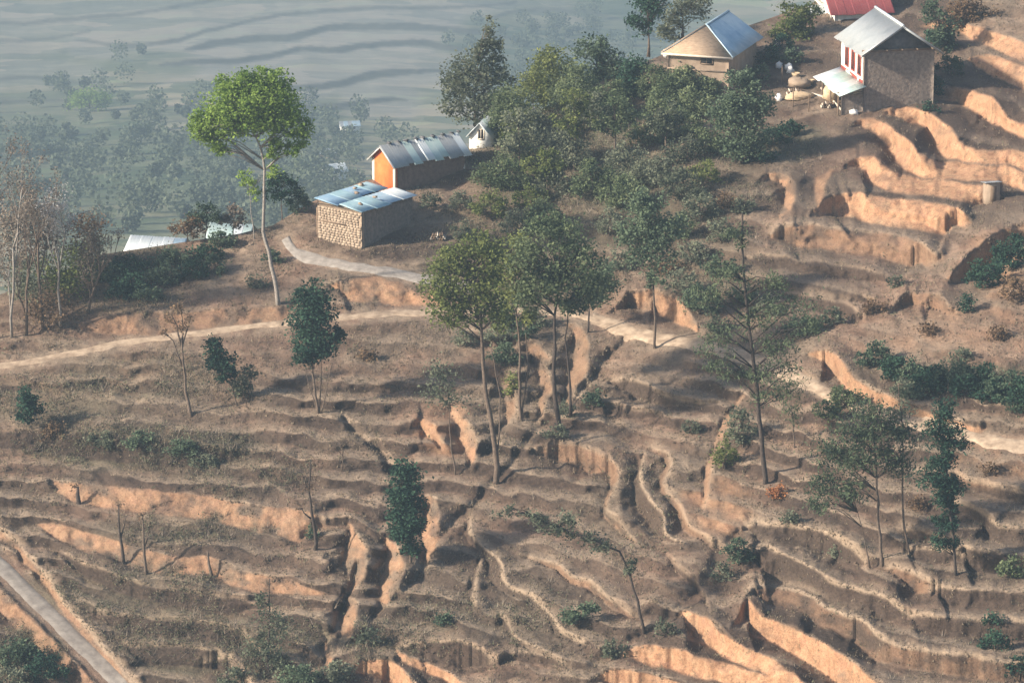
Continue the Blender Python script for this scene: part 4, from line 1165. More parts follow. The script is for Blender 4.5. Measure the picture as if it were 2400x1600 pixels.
def tree(name, label, cat, base, trunk, clumps, leaf='green', bark='brown', lsize=.26, dens=2.4, sub=.30, group=None, up=.6, droop=0.,
         width=.72, twigs=14, at=None, extra_trunks=(), trunk_r=.16, shell=.5, seed=None, flat=.75):
    """base: pixel where it stands; trunk: pixels up the stem; clumps: (u, v, ru, rv) ellipses of foliage in pixels"""
    r = np.random.default_rng(seed if seed is not None else int(base[0] * 7 + base[1] * 13))
    B = G(*base) if at is None else np.asarray(at, float)
    y0 = B[1]
    ppm = F / np.linalg.norm(B - CAM)
    t = empty(name, B, label, cat, group)
    g = Geo()
    stems = []
    tb = r.uniform(-.2, .25)
    def stem(pix, rad):
        pts = [B + (0, 0, -.5)] if abs(pix[0][0] - base[0]) < 2 else [PV(pix[0][0], pix[0][1], y0) + (0, 0, -.3)]
        pts += [PV(u, v, y0 + r.normal(0, .12)) for u, v in pix[1:]]
        p = np.array(pts)
        if len(p) > 2: p = spline(p, .8 if False else 1e9) if False else p
        # subdivide with a little wobble
        out = []
        for a, b_ in zip(p[:-1], p[1:]):
            m = max(2, int(np.linalg.norm(b_ - a) / .8))
            for f in np.arange(m) / m: out.append(a + (b_ - a) * f + r.normal(0, .035, 3) * (1 if out else 0))
        out.append(p[-1]); out = np.array(out)
        ss = np.linspace(0, 1, len(out)); ln_ = np.linalg.norm(out[-1] - out[0])
        out = out + (np.sin(ss * math.pi * r.uniform(1.2, 2.4) + r.uniform(0, 1)) * ss * (1 - ss) * ln_ * .05)[:, None] * np.array([r.choice([-1, 1]), r.uniform(-1, 1), 0])
        rad_ = rad * np.linspace(1.15, .38, len(out)); rad_[0] *= 1.35
        g.tube(out, rad_, 7)
        stems.append(out)
    stem(trunk, trunk_r)
    for pix, rad in extra_trunks: stem(pix, rad)
    allp = np.concatenate(stems)
    L = Geo()
    for cl in clumps:
        u, v, ru, rv = cl[:4]
        dz_ = cl[4] if len(cl) > 4 else 0.0
        c = PV(u, v, y0 + dz_)
        R = np.array([ru / ppm, .5 * (ru + rv) / ppm, rv / ppm])
        area = math.pi * ru * rv / (lsize * ppm) ** 2
        n = int(area * dens * 4.6 * (.72 / width) ** .8)
        sr = sub * float(np.mean(R)); sr = max(sr, .25)
        ns = int(np.clip(n / 40, 8, 110))
        d = r.normal(size=(ns, 3)); d /= np.linalg.norm(d, axis=1, keepdims=True)
        rad = r.random(ns) ** shell
        sc = c + d * R * rad[:, None] * .92
        w = r.uniform(.5, 1.5, ns); w /= w.sum()
        for k in range(ns):
            m = max(3, int(n * w[k]))
            q = sc[k] + r.normal(size=(m, 3)) * np.array([1, 1, flat]) * sr * r.uniform(.5, .95)
            L.leaves(q, lsize, width, up, r, droop, np.clip(r.normal(r.uniform(.25, .75) + tb, .15, m), 0, 1))
        # limbs to the leaf masses
        order = r.permutation(ns)[:min(twigs, ns)]
        for k in order:
            low = allp[allp[:, 2] < sc[k][2] + .3]
            src = low if len(low) else allp
            dist = np.linalg.norm(src - sc[k], axis=1) + .7 * np.abs(src[:, 2] - (sc[k][2] - .6 * np.linalg.norm((src - sc[k])[:, :2], axis=1)))
            a = src[int(np.argmin(dist))]
            m = a + (sc[k] - a) * .5 + (0, 0, .12 * np.linalg.norm(sc[k] - a)) + r.normal(0, .08, 3)
            rr = trunk_r * .34
            g.tube([a, m, sc[k]], [rr, rr * .6, rr * .22], 4)
    g.obj('trunk', BK[bark], t, B)
    if L.n: L.obj('crown', LM[leaf], t, B)
    return t

def bare_tree(name, label, cat, base, height_px, lean=0., bark='grey', depth=4, spread=.5, trunk_r=.12, group=None, leaf=None, lsize=.2, nleaf=0, first=.35, at=None, nb=3, seed=None, upb=.5):
    r = np.random.default_rng(seed if seed is not None else int(base[0] * 11 + base[1] * 5))
    B = G(*base) if at is None else np.asarray(at, float)
    ppm = F / np.linalg.norm(B - CAM)
    Hm = height_px / ppm
    t = empty(name, B, label, cat, group)
    g = Geo(); tips = []
    def grow(p, d, ln, rad, lev):
        n = 4
        pts = [p]; q = p.copy(); dd = d.copy()
        for i in range(n):
            dd = dd + r.normal(0, .10, 3); dd[2] += .03; dd /= np.linalg.norm(dd)
            q = q + dd * ln / n; pts.append(q.copy())
        g.tube(pts, rad * np.linspace(1, .55, n + 1), 6 if lev == 0 else (4 if lev < 3 else 3))
        if lev >= depth: tips.append(q); return
        k = nb + int(r.integers(0, 2))
        for j in range(k):
            f = r.uniform(first if lev == 0 else .3, 1.0); i = min(n, int(f * n + .5))
            a = r.uniform(0, 2 * math.pi)
            side = np.array([math.cos(a), math.sin(a), 0])
            nd = dd * (1 - spread) + side * spread + np.array([0, 0, upb * .4]); nd /= np.linalg.norm(nd)
            grow(pts[i], nd, ln * r.uniform(.45, .68), rad * .5, lev + 1)
        tips.append(q)
    d0 = np.array([lean, r.normal(0, .05), 1.0]); d0 /= np.linalg.norm(d0)
    grow(B + (0, 0, -.4), d0, Hm * .62, trunk_r, 0)
    g.obj('trunk', BK[bark], t, B)
    if leaf and nleaf:
        L = Geo(); tp = np.array(tips)
        c = tp[r.integers(0, len(tp), nleaf)] + r.normal(0, .22, (nleaf, 3))
        L.leaves(c, lsize, .6, .4, r)
        L.obj('crown', LM[leaf], t, B)
    return t

# ---- tall umbrella-crowned tree
tree('umbrella_tree', 'tall slender tree with bright green umbrella crown standing over the path', 'tree', (654,712),
     [(654,712),(646,650),(634,590),(620,545),(617,470),(616,400),(608,345),(590,300)],
     [(590,225,86,60),(520,265,66,58),(660,262,66,64),(492,315,42,42),(698,310,34,42),(590,285,86,46),(640,198,54,38),(545,210,54,40),(466,300,28,44),(512,350,26,24),(690,345,30,20),(640,345,26,34),(590,180,44,24)],
     'spring', 'grey', .24, 2.6, .24, twigs=9, trunk_r=.17)
tree('leafy_sapling', 'light green leafy sapling against the dark bush behind the umbrella tree', 'sapling', (596,560), [(596,560),(590,500),(585,450)], [(580,420,22,28),(592,455,16,18),(640,400,18,26)], 'spring', 'grey', .22, 1.7, .3, trunk_r=.05)
# ---- trees of the middle ground
tree('columnar_tree', 'dark dense columnar tree with several bare lower stems below the path', 'tree', (748,968), [(748,968),(738,900),(730,840),(735,760)],
     [(730,690,42,36),(735,745,56,55),(740,800,58,45),(728,835,42,25),(790,785,24,22)], 'dark', 'brown', .24, 3.6, .3, extra_trunks=[([(748,968),(768,900),(780,850)], .05), ([(748,968),(755,890),(752,840)], .05), ([(748,968),(728,910),(712,850)], .05)], trunk_r=.10)
tree('small_round_tree', 'small dark oval tree beside the lopped bare trunk', 'tree', (560,950), [(560,950),(545,910),(525,880)], [(505,815,30,28),(518,850,38,32),(530,880,26,20)], 'dark', 'brown', .22, 3.4, .3, trunk_r=.06)
tree('hazy_bush', 'soft grey green bush leaning by the small oval tree', 'bush', (592,940), [(592,940),(588,900),(580,870)], [(580,880,24,40),(560,910,36,26)], 'grey', 'brown', .2, 1.6, .3, trunk_r=.04)
tree('small_round_tree', 'small dark round tree on the left slope above the overgrown bank', 'tree', (78,1012), [(78,1012),(70,985),(66,960)], [(62,930,28,28),(68,965,34,30)], 'dark', 'brown', .22, 3.2, .3, trunk_r=.05)
tree('dense_column_tree', 'very dense dark green column tree at the head of the orange gully', 'tree', (962,1318), [(962,1318),(962,1280),(955,1200)],
     [(948,1110,38,34),(945,1160,46,45),(958,1210,50,45),(950,1250,40,36),(960,1285,24,20)], 'dark', 'brown', .24, 4.0, .28, trunk_r=.09)
tree('light_green_tree', 'tall tree with loose yellow green crown and long bare trunk in the gully', 'tree', (1164,1132), [(1164,1132),(1158,1040),(1145,930),(1135,830),(1122,720),(1105,640)],
     [(1060,610,60,48),(1130,590,60,50),(1030,670,52,52),(1100,680,66,50),(1060,730,62,44),(1150,660,44,50),(1160,740,50,36)], 'olive', 'brown', .24, 2.2, .28, extra_trunks=[([(1164,1132),(1172,1010),(1165,900),(1150,800)], .07)], trunk_r=.2, twigs=9)
tree('broad_green_tree', 'broad mid green tree with two dark trunks over the gully', 'tree', (1312,1008), [(1312,1008),(1305,930),(1300,840),(1296,740),(1310,660)],
     [(1300,540,74,50),(1240,600,54,52),(1350,600,72,58),(1290,660,80,52),(1390,670,60,44),(1230,690,44,40),(1340,710,56,30)], 'green', 'dark', .25, 2.2, .28, extra_trunks=[([(1338,965),(1332,880),(1328,790),(1335,700)], .10)], trunk_r=.17, twigs=9)
tree('broad_green_tree', 'darker leafy tree crown pressed against the broad green tree', 'tree', (1378,778), [(1378,778),(1380,730),(1378,690)], [(1385,690,46,30),(1420,650,40,36)], 'deep', 'dark', .24, 2.2, .3, trunk_r=.08)
tree('light_green_tree', 'pale green tree filling the gap between the two tall gully trees', 'tree', (1222,985), [(1222,985),(1218,880),(1212,780),(1205,680)], [(1190,625,50,50),(1225,580,44,44),(1200,690,54,44),(1240,740,36,30)], 'olive', 'brown', .24, 1.8, .28, trunk_r=.12, twigs=8, extra_trunks=[([(1222,985),(1236,880),(1232,780)], .07)])
tree('slender_green_tree', 'slender dusky green tree with thin straight trunk beside the path bend', 'tree', (1534,815), [(1534,815),(1533,740),(1532,660),(1528,560)],
     [(1520,490,52,46),(1560,540,52,48),(1490,545,50,50),(1530,600,62,42),(1535,655,30,24),(1500,470,30,30)], 'deep', 'brown', .24, 2.0, .3, trunk_r=.10, twigs=9)
tree('airy_pine', 'tall airy pine with dark straight trunk and wispy layered branches', 'tree', (1796,1132), [(1796,1132),(1780,1030),(1768,930),(1760,830),(1752,720),(1744,600),(1740,500)],
     [(1735,560,40,36),(1700,640,62,34),(1790,660,60,34),(1660,700,52,30),(1850,720,70,40),(1770,740,60,30),(1900,770,46,26),(1700,790,66,28),(1660,840,60,26),(1830,800,62,34),(1780,870,66,26),(1720,880,50,26),(1810,930,50,30),(1840,860,40,30)],
     'pine', 'dark', .28, .85, .34, droop=1.2, width=.34, trunk_r=.17, twigs=8, up=.2)
tree('young_pine', 'thin young pine rising beside the tall airy pine', 'tree', (1862,1050), [(1862,1050),(1858,980),(1850,900)], [(1850,910,36,44),(1858,970,30,34)], 'pine', 'brown', .28, .9, .35, droop=1, width=.25, trunk_r=.05)
tree('airy_pine', 'grey green pine with forked feet and drooping crown on the lower right terraces', 'tree', (2070,1318), [(2070,1318),(2062,1230),(2056,1150),(2050,1060),(2045,980)],
     [(2040,960,50,36),(2000,1010,62,42),(2080,1010,56,40),(1950,1070,60,40),(2030,1070,70,42),(1930,1140,56,30),(2000,1140,64,34),(1920,1190,44,22),(2090,1080,40,36)],
     'pine', 'brown', .28, 1.5, .34, droop=1.2, width=.34, extra_trunks=[([(2040,1325),(2028,1270),(2010,1200)], .05)], trunk_r=.11, up=.2)
tree('airy_pine', 'straight thin pine between the forked pine and the dark conifer', 'tree', (2132,1302), [(2132,1302),(2122,1210),(2114,1110),(2110,1000),(2106,900)], [(2108,960,34,36),(2118,1020,44,40),(2110,1090,36,36),(2106,900,24,30)], 'grey', 'brown', .26, 1.4, .34, droop=1, width=.4, trunk_r=.08)
tree('dark_conifer', 'dark blue green conifer with tiered branches on lower right terraces', 'tree', (2240,1345), [(2240,1345),(2234,1270),(2226,1180),(2220,1080),(2215,950)],
     [(2212,960,30,30),(2206,1005,54,26),(2225,1040,52,24),(2204,1085,44,26),(2195,1122,60,22),(2226,1140,46,22),(2218,1180,36,26),(2215,1225,34,24),(2210,1268,36,22)], 'dark', 'dark', .26, 3.2, .3, droop=.6, width=.4, trunk_r=.10)
tree('sparse_young_tree', 'sparse grey young tree with thin trunk above the orange gully face', 'tree', (1066,1112), [(1066,1112),(1058,1030),(1052,950),(1045,880)], [(1030,880,50,40),(1060,930,40,36),(1010,920,36,26)], 'grey', 'brown', .2, .7, .4, trunk_r=.06)
tree('leaning_tree', 'dark leaning tree whose crown sweeps downhill to the left', 'tree', (1512,1475), [(1512,1475),(1492,1410),(1475,1350),(1455,1292),(1410,1270),(1340,1245),(1260,1215)],
     [(1420,1282,44,18),(1360,1262,56,22),(1300,1235,52,22),(1240,1212,46,18),(1190,1195,36,14),(1330,1215,60,14),(1480,1330,24,30)], 'grey', 'dark', .20, 1.2, .3, trunk_r=.10, droop=.4)
tree('leafy_bush', 'round dark leafy bush at the foot of the leaning tree', 'bush', (1360,1470), [(1360,1470),(1358,1450)], [(1345,1440,30,26),(1385,1425,28,20)], 'deep', 'brown', .22, 3.0, .3, trunk_r=.04)
# ---- lopped and dead trees
tree('lopped_tree', 'bare lopped tree with stubby brown leafed limbs below the path', 'tree', (452,972), [(452,972),(434,915),(428,850),(425,790)], [(395,745,12,14),(415,720,16,14),(440,745,10,12),(425,765,14,12),(385,778,10,9)], 'brown', 'brown', .18, 1.7, .4,
     extra_trunks=[([(428,850),(405,800),(385,775)], .06), ([(426,800),(412,760),(400,735)], .07), ([(426,800),(440,765),(446,745)], .07), ([(426,795),(428,755),(420,715)], .06)], trunk_r=.14, twigs=3)
tree('dead_tree', 'leaning dead trunk with stub branches beside the pink bank', 'tree', (737,1288), [(737,1288),(738,1240),(728,1200),(726,1150),(728,1080)], [(722,1140,12,10),(700,1190,8,8)], 'brown', 'dark', .16, .8, .4, extra_trunks=[([(728,1205),(712,1200),(702,1185)], .06), ([(726,1150),(712,1120),(705,1100)], .04)], trunk_r=.13, twigs=2)
bare_tree('dead_tree', 'thin dead tree standing above the lit diamond shaped gully face', 'tree', (800,1105), 110, .0, 'brown', 2, .5, .05)
for i, (u, v, h, lab) in enumerate(((185,1180,40,'short thick stump on the pink terrace bank'),(290,1320,140,'lopped dark trunk in front of the pink terrace riser'),(345,1345,140,'leaning lopped trunk beside the dark lopped trunk'),(498,1350,60,'short grey stump on the left terraces'))):
    tree('tree_stump', lab, 'stump', (u, v), [(u, v),(u - 8 * (1 if i else .3), v - h * .5),(u - 12 * (1 if i else .2), v - h)], [(u - 12, v - h, 9, 9)] if i != 3 else [], 'brown', 'dark' if i < 2 else 'brown', .16, .9, .4, trunk_r=.13 if i else .2, twigs=2,
         extra_trunks=[([(u - 8, v - h * .5),(u + 6, v - h * .8)], .06)] if i in (1, 2) else [])
tree('ragged_tree', 'ragged dark stemmed tree overgrown with grey scrub at the foot of the slope', 'tree', (632,1575), [(632,1575),(630,1500),(630,1420),(632,1355)], [(612,1430,20,40),(645,1480,30,60),(610,1520,40,40),(660,1550,40,30)], 'grey', 'dark', .2, 1.1, .4, trunk_r=.09)
# ---- bare tall trees at the left edge
for i, (u, v, h, lean, lab) in enumerate(((-18,800,430,.02,'tall bare grey tree at the very edge of the path clearing'),(28,790,400,.01,'tall bare pale tree with upright whippy twigs'),(62,785,360,.03,'slim bare tree between two taller grey trunks'),
        (100,770,420,.0,'tall bare tree with pinkish twigs over the crest'),(140,765,330,.05,'bare tree with pale catkin twigs near the white roofed house'),(205,735,250,.1,'short bare tree on the rim of the dark hollow'))):
    bare_tree('bare_tree', lab, 'tree', (u, v), h, lean, 'grey' if i in (1, 4) else 'brown', 4, .34, .13, 'bare trees at the left edge', 'tan' if i != 4 else 'pale', .17, 1500, .25, upb=.9)
for i, (u, v, ru, rv, lf, lab) in enumerate(((20,560,60,110,'tan','tall mass of bare brown twigs at the path clearing'),(110,560,50,110,'tan','tall twig thicket woven through the bare trunks'),(200,560,44,80,'brown','reddish twig thicket above the white roofed house'),(150,640,70,70,'olive','green brown shrub thicket under the bare trees'),(215,600,40,60,'grey','grey twiggy shrub next to the bare trees'),(60,660,60,60,'grey','dusty shrub among the bare trunks'),(110,720,70,40,'brown','brown thicket at the feet of the bare trees'))):
    tree('shrub', lab, 'shrub', (u, v + rv), [(u, v + rv),(u, v)], [(u, v, ru, rv)], lf, 'brown', .22, 1.2, .3, trunk_r=.05)
# ---- trees and thickets round the houses
RIDGE = [
 ('ridge_tree','tall bushy grey green tree standing left of the ridge thicket', (1110,345), [(1110,345),(1112,260),(1120,150)], [(1140,110,40,40),(1100,170,58,52),(1170,170,46,50),(1060,220,46,50),(1120,240,66,54),(1180,240,40,40),(1150,66,14,36)], 'grey','brown',.28,1.9, 8),
 ('ridge_tree','round olive tree on the ridge between tall tree and blue roof', (1300,250), [(1300,250),(1300,200)], [(1290,140,46,44),(1330,180,50,46),(1270,200,46,46)], 'olive','brown',.26,2.0, 3),
 ('ridge_tree','dark spreading tree left of the hipped house', (1410,210), [(1410,210),(1410,170)], [(1390,120,50,40),(1440,160,52,50),(1400,180,50,40)], 'deep','brown',.26,2.4, 3),
 ('ridge_tree','very dark round tree touching the thatched hip', (1495,240), [(1495,240),(1490,190)], [(1480,170,44,40),(1500,210,42,32),(1465,205,36,30)], 'dark','brown',.26,3.0, 2),
 ('ridge_tree','dark tree cut by the upper frame beside the blue roof', (1520,110), [(1520,110),(1520,60)], [(1520,15,46,34),(1500,60,30,30),(1545,-20,40,30)], 'dark','brown',.26,2.4, 4),
 ('ridge_tree','pale green leafy tree rising behind the blue roof', (1600,80), [(1600,80),(1600,40)], [(1590,30,46,40),(1630,10,40,40),(1570,70,40,30)], 'grey','brown',.26,1.8, 5),
 ('ridge_tree','sunny green tree between the two roofs', (1870,118), [(1870,118),(1870,80)], [(1855,40,42,40),(1880,75,40,34),(1830,80,34,30),(1900,30,24,30)], 'olive','brown',.26,2.2, 4),
 ('yard_tree','big dark tree standing in the yard before the blue roof', (1735,385), [(1735,385),(1738,330),(1740,280)], [(1745,190,44,32),(1725,235,56,44),(1780,245,40,40),(1740,290,60,44),(1700,270,36,40),(1760,335,50,34),(1715,345,36,28)], 'deep','dark',.26,2.8, 0),
 ('ridge_tree','shadowy tree filling the gap behind the rubble gable wall', (2215,165), [(2215,165),(2215,110)], [(2215,80,36,40),(2225,130,34,34),(2190,30,30,30)], 'deep','dark',.26,2.4, 5),
 ('ridge_tree','brownish tree on the slope above the tall house', (2290,60), [(2290,60),(2290,20)], [(2270,20,50,34),(2320,40,40,26),(2235,35,30,30)], 'brown','brown',.24,1.6, 2),
]
for nm, lab, base, trk, cl, lf, bk, ls, dn, dy in RIDGE:
    B = G(*base)
    at = None
    if dy:
        b2 = PV(base[0], base[1], B[1] + dy); b2[2] = min(b2[2], B[2]); at = b2
    tree(nm, lab, 'tree', base, trk, cl, lf, bk, ls, dn, .3, trunk_r=.12, at=at)
for (u, v, h, lf, lab) in ((1215,420,150,'grey','tall loose grey green tree rising out of the grove'),(1345,400,190,'olive','tall yellowish tree rising out of the grove'),(1440,380,150,'green','leafy green tree on the house side of the grove'),(1280,470,120,'olive','young yellowish tree at the lower rim of the grove'),(1560,360,110,'grey','loose dusty tree below the thatched hip')):
    tree('grove_tree', lab, 'tree', (u, v), [(u, v), (u + 4, v - h * .5), (u, v - h * .8)], [(u - 22, v - h * .62, 34, 30), (u + 22, v - h * .7, 34, 30), (u, v - h * .92, 36, 28), (u - 4, v - h * .5, 30, 20)], lf, 'brown', .24, 1.6, .26, trunk_r=.1, twigs=7, shell=.35)
BUSH = [(2090,868,34,28,'dark'),(2140,884,36,30,'deep'),(2205,906,36,32,'dark'),(2262,918,38,34,'dark'),(2325,936,38,34,'dark'),(2392,954,38,36,'deep'),(2440,960,38,36,'dark'),(1610,180,46,34,'deep'),(1660,205,36,24,'deep'),(1825,1150,30,18,'russet'),(2205,80,40,40,'dark'),(2225,150,34,34,'deep'),(2180,250,20,14,'dark'),(2255,40,40,34,'brown'),(1080,470,36,30,'grey'),(1150,480,44,34,'olive'),(1090,540,40,30,'grey'),(1210,520,46,36,'grey'),(1270,500,46,36,'green'),(1430,520,46,36,'grey'),(1600,430,50,36,'grey'),(1650,400,40,30,'olive'),(1640,480,50,36,'grey'),(1690,540,46,34,'grey'),(1590,530,44,36,'green'),(1620,590,46,34,'grey'),(1690,620,46,30,'deep'),(1450,610,40,30,'grey'),(1740,480,34,24,'grey'),(1800,720,44,30,'grey'),(1740,690,40,28,'green'),(1560,620,34,26,'brown'),(1700,470,30,22,'brown'),(1200,260,56,60,'green'),(1250,210,50,60,'olive'),(1350,210,56,60,'green'),(1430,230,50,46,'green'),(1530,190,40,40,'green'),(1220,300,50,40,'olive'),(1180,730,40,40,'green'),(1250,740,40,34,'grey'),(1090,790,36,24,'grey'),(1850,1210,30,16,'grey'),(2150,1180,30,18,'brown'),(2320,1100,30,16,'brown'),(2050,720,30,20,'brown'),(2180,770,30,18,'brown'),(2250,830,34,20,'grey'),(2340,780,34,20,'brown'),(2100,660,26,16,'grey'),(310,660,50,30,'dark'),(380,640,50,30,'deep'),(450,630,46,30,'dark'),(350,690,40,20,'deep'),(280,680,36,24,'dark'),(500,620,36,26,'deep'),(1800,130,36,26,'dark'),(1830,100,34,24,'dark'),(1860,130,30,22,'deep'),(1780,170,30,24,'deep'),(2190,200,26,30,'dark'),(1600,200,40,34,'deep'),(1560,210,40,40,'deep'),(1640,200,30,24,'dark'),(1150,408,44,30,'deep'),(1215,350,46,40,'green'),(1260,300,60,46,'grey'),(1190,410,50,34,'green'),(1380,260,56,44,'grey'),(1330,350,60,46,'grey'),
 (1460,380,60,44,'grey'),(1520,300,50,36,'deep'),(1550,250,46,36,'deep'),(1590,290,56,30,'deep'),(1630,240,46,34,'deep'),(1390,420,54,40,'green'),(1460,450,56,40,'deep'),
 (1530,400,54,36,'grey'),(1290,430,50,34,'grey'),(1240,460,40,26,'olive'),(1600,350,50,32,'grey'),(1660,330,40,30,'deep'),(1810,320,44,26,'dark'),(1850,300,40,22,'dark'),(1780,360,40,26,'dark'),
 (660,440,48,44,'dark'),(700,470,30,36,'deep'),(480,500,46,34,'deep'),(440,530,50,34,'brown'),(545,510,40,36,'tan'),(520,560,40,24,'deep'),(300,620,60,26,'dark'),(400,600,60,24,'deep'),(480,590,50,24,'dark'),(250,640,40,30,'deep'),
 (640,600,26,20,'deep'),(600,660,30,20,'grey'),(1010,470,30,24,'grey'),(1640,700,60,40,'deep'),(1600,660,46,36,'grey'),(1680,760,40,26,'grey'),(1880,760,50,36,'deep'),(1950,740,34,26,'grey'),(2050,830,50,36,'deep'),(2110,870,50,36,'dark'),
 (2180,900,50,44,'dark'),(2240,890,50,46,'deep'),(2300,900,54,48,'dark'),(2360,920,54,50,'deep'),(2410,930,50,50,'dark'),(2140,930,36,26,'deep'),(1980,930,50,30,'green'),(1940,960,40,26,'green'),(2310,640,54,44,'dark'),(2370,590,50,56,'dark'),(2380,680,44,36,'brown'),(2265,710,20,26,'dark'),(2330,580,36,30,'brown'),
 (1180,830,44,36,'deep'),(1160,780,40,30,'grey'),(1230,770,36,30,'deep'),(1200,900,22,40,'olive'),(1740,1000,40,60,'grey'),(1700,1060,36,50,'olive'),(1620,1000,30,20,'grey'),(1730,1290,40,36,'deep'),(1690,1340,30,26,'grey'),
 (40,1530,70,40,'deep'),(110,1560,60,36,'dark'),(20,1590,60,36,'grey'),(560,1590,60,36,'grey'),(700,1590,60,40,'deep'),(800,1570,40,36,'grey'),(860,1490,30,30,'grey'),(330,1030,50,24,'deep'),(430,1050,50,26,'deep'),(240,1030,44,22,'grey'),(480,1080,40,20,'grey'),
 (2370,1330,36,30,'green'),(2330,1500,46,24,'dark'),(2390,1560,50,26,'dark'),(1040,1450,26,18,'deep'),(1440,1520,40,24,'grey'),(1560,1470,30,24,'grey'),(1300,1010,50,16,'grey'),(1390,930,30,26,'deep'),(1330,960,26,26,'grey'),(760,1590,50,30,'grey'),
 (730,1245,14,20,'deep'),(860,830,24,18,'brown'),(1960,1290,20,14,'grey'),(2330,1450,24,16,'dark'),(130,1010,40,26,'brown')]
WORD = {'deep':'deep green','green':'mid green','grey':'dusty green','dark':'very dark green','olive':'yellowish green','brown':'dry brown','tan':'tan leafless','russet':'reddish'}
MARKS = [('the umbrella tree',654,690),('the stone shed',800,540),('the orange gable',895,400),('the white outhouse',1132,330),('the hipped house',1640,180),('the tall rubble house',2080,200),('the lean-to',1940,200),('the straw heap',1872,232),
 ('the big yard tree',1735,300),('the tall airy pine',1770,850),('the dark conifer',2215,1150),('the forked pine',2020,1100),('the leaning tree',1480,1360),('the dark column tree',950,1190),('the columnar tree',735,800),('the lopped tree',430,860),
 ('the bare trees',70,650),('the concrete road',120,1440),('the raw orange bank',2300,610),('the dead trunk',730,1200),('the slender dusky tree',1530,640),('the yellow green tree',1110,700),('the broad green tree',1310,650),('the path',300,800),('the path',2150,990),
 ('the dark hollow',380,650),('the gully',1150,1050),('the lower gully',1650,1370),('the ragged tree',632,1480),('the tall bushy ridge tree',1110,200),('the blue roof',1730,60),('the orange terrace cuts',2150,400),('the lower orange cuts',1650,1530),('the pale green roof',500,540),('the white roof',330,560),('the round oval tree',515,850),('the overgrown left bank',300,1060)]
def bush_label(u, v, ru, rv, lf):
    d = sorted((math.hypot(u - a, v - b_), n) for n, a, b_ in MARKS)
    n1 = d[0][1]; n2 = next(n for _, n in d[1:] if n != n1)
    n1 = n1.replace('the tall bushy ridge tree', 'the tall ridge tree'); n2 = n2.replace('the tall bushy ridge tree', 'the tall ridge tree')
    size = 'big' if ru * rv > 2900 else ('small' if ru * rv < 1000 else 'mid-sized')
    shape = 'upright ' if rv > ru * .95 else ('low spreading ' if rv < ru * .58 else 'rounded ')
    return '%s %s%s bush between %s and %s' % (size, shape, WORD[lf], n1, n2), 'bushes by ' + n1
for (u, v, ru, rv, lf) in BUSH:
    if 1100 < u < 1700 and v < 520: ru *= 1.2; rv *= 1.3; lf = {'deep': 'green', 'dark': 'deep'}.get(lf, lf)
    if u > 2100 and 830 < v < 1000: v -= 14; ru *= 1.15; rv *= .85; lf = 'dark' if int(u) % 4 else lf
    lab_, grp = bush_label(u, v, ru, rv, lf)
    r0 = np.random.default_rng(int(u * 3 + v))
    cl = [(u, v, ru * .8, rv * .8), (u - ru * .45, v + rv * .25, ru * .5, rv * .6), (u + ru * .45, v + rv * .2, ru * .5, rv * .65), (u + r0.uniform(-.3, .3) * ru, v - rv * .45, ru * .4, rv * .45)]
    tree('bush', lab_, 'bush', (u, v + rv * .8), [(u, v + rv * .8), (u + r0.uniform(-6, 6), v)], cl, lf, 'brown', .21, 1.15 if lf in ('grey', 'brown', 'tan', 'olive') else 1.55, .27, group=grp, trunk_r=.05, twigs=5, shell=.33)

# ---- far woods and single trees of the valley
LM['far'] = leaf_mat('far_leaves', (.075, .095, .062), (.15, .175, .115), .3)
def far_trees():
    g = Geo()
    for k in range(360):
        for _ in range(30):
            u = rng.uniform(-150, 1650); v = rng.uniform(20, 560)
            i = int(np.clip(np.searchsorted(vu, u), 0, len(vu) - 1)); j = int(np.clip(np.searchsorted(vv, v), 0, len(vv) - 1))
            if rng.random() < VM[j, i, 2] * 1.1 and VM[j, i, 1] < .4: break
        p = GV(u, v); R = rng.uniform(1.8, 4.6)
        c = p + (0, 0, R * 1.1)
        n = 150
        d = rng.normal(size=(n, 3)); d /= np.linalg.norm(d, axis=1, keepdims=True)
        q = c + d * R * (rng.random(n) ** .4)[:, None] * np.array([1, 1, 1.05])
        g.leaves(q, 1.2, .8, .5, rng, 0, np.clip(rng.normal(rng.uniform(.15, .8), .15, n), 0, 1))
    o = g.obj('far_woodland', LM['far'])
    tag(o, 'hazy scattered trees and scrub over the valley slopes', 'woodland', kind='stuff')
far_trees()
for (u, v, ru, rv, lab) in ((210,262,60,32,'light green round tree on the hazy valley side'),(330,330,36,30,'grey hazy tree below the light green tree'),(480,330,40,36,'hazy tree in the valley left of the umbrella crown'),(700,430,40,36,'hazy tree just beyond the crest behind the dark bush')):
    b = GV(u, v); y0 = b[1]
    tree('valley_tree', lab, 'tree', (u, v), [(u, v), (u, v - rv)], [(u, v - rv, ru * .7, rv * .7), (u - ru * .4, v - rv * .7, ru * .5, rv * .6), (u + ru * .4, v - rv * .8, ru * .5, rv * .6)], 'spring' if u == 210 else 'green', 'brown', .8, 2.2, .34, at=b, trunk_r=.3)

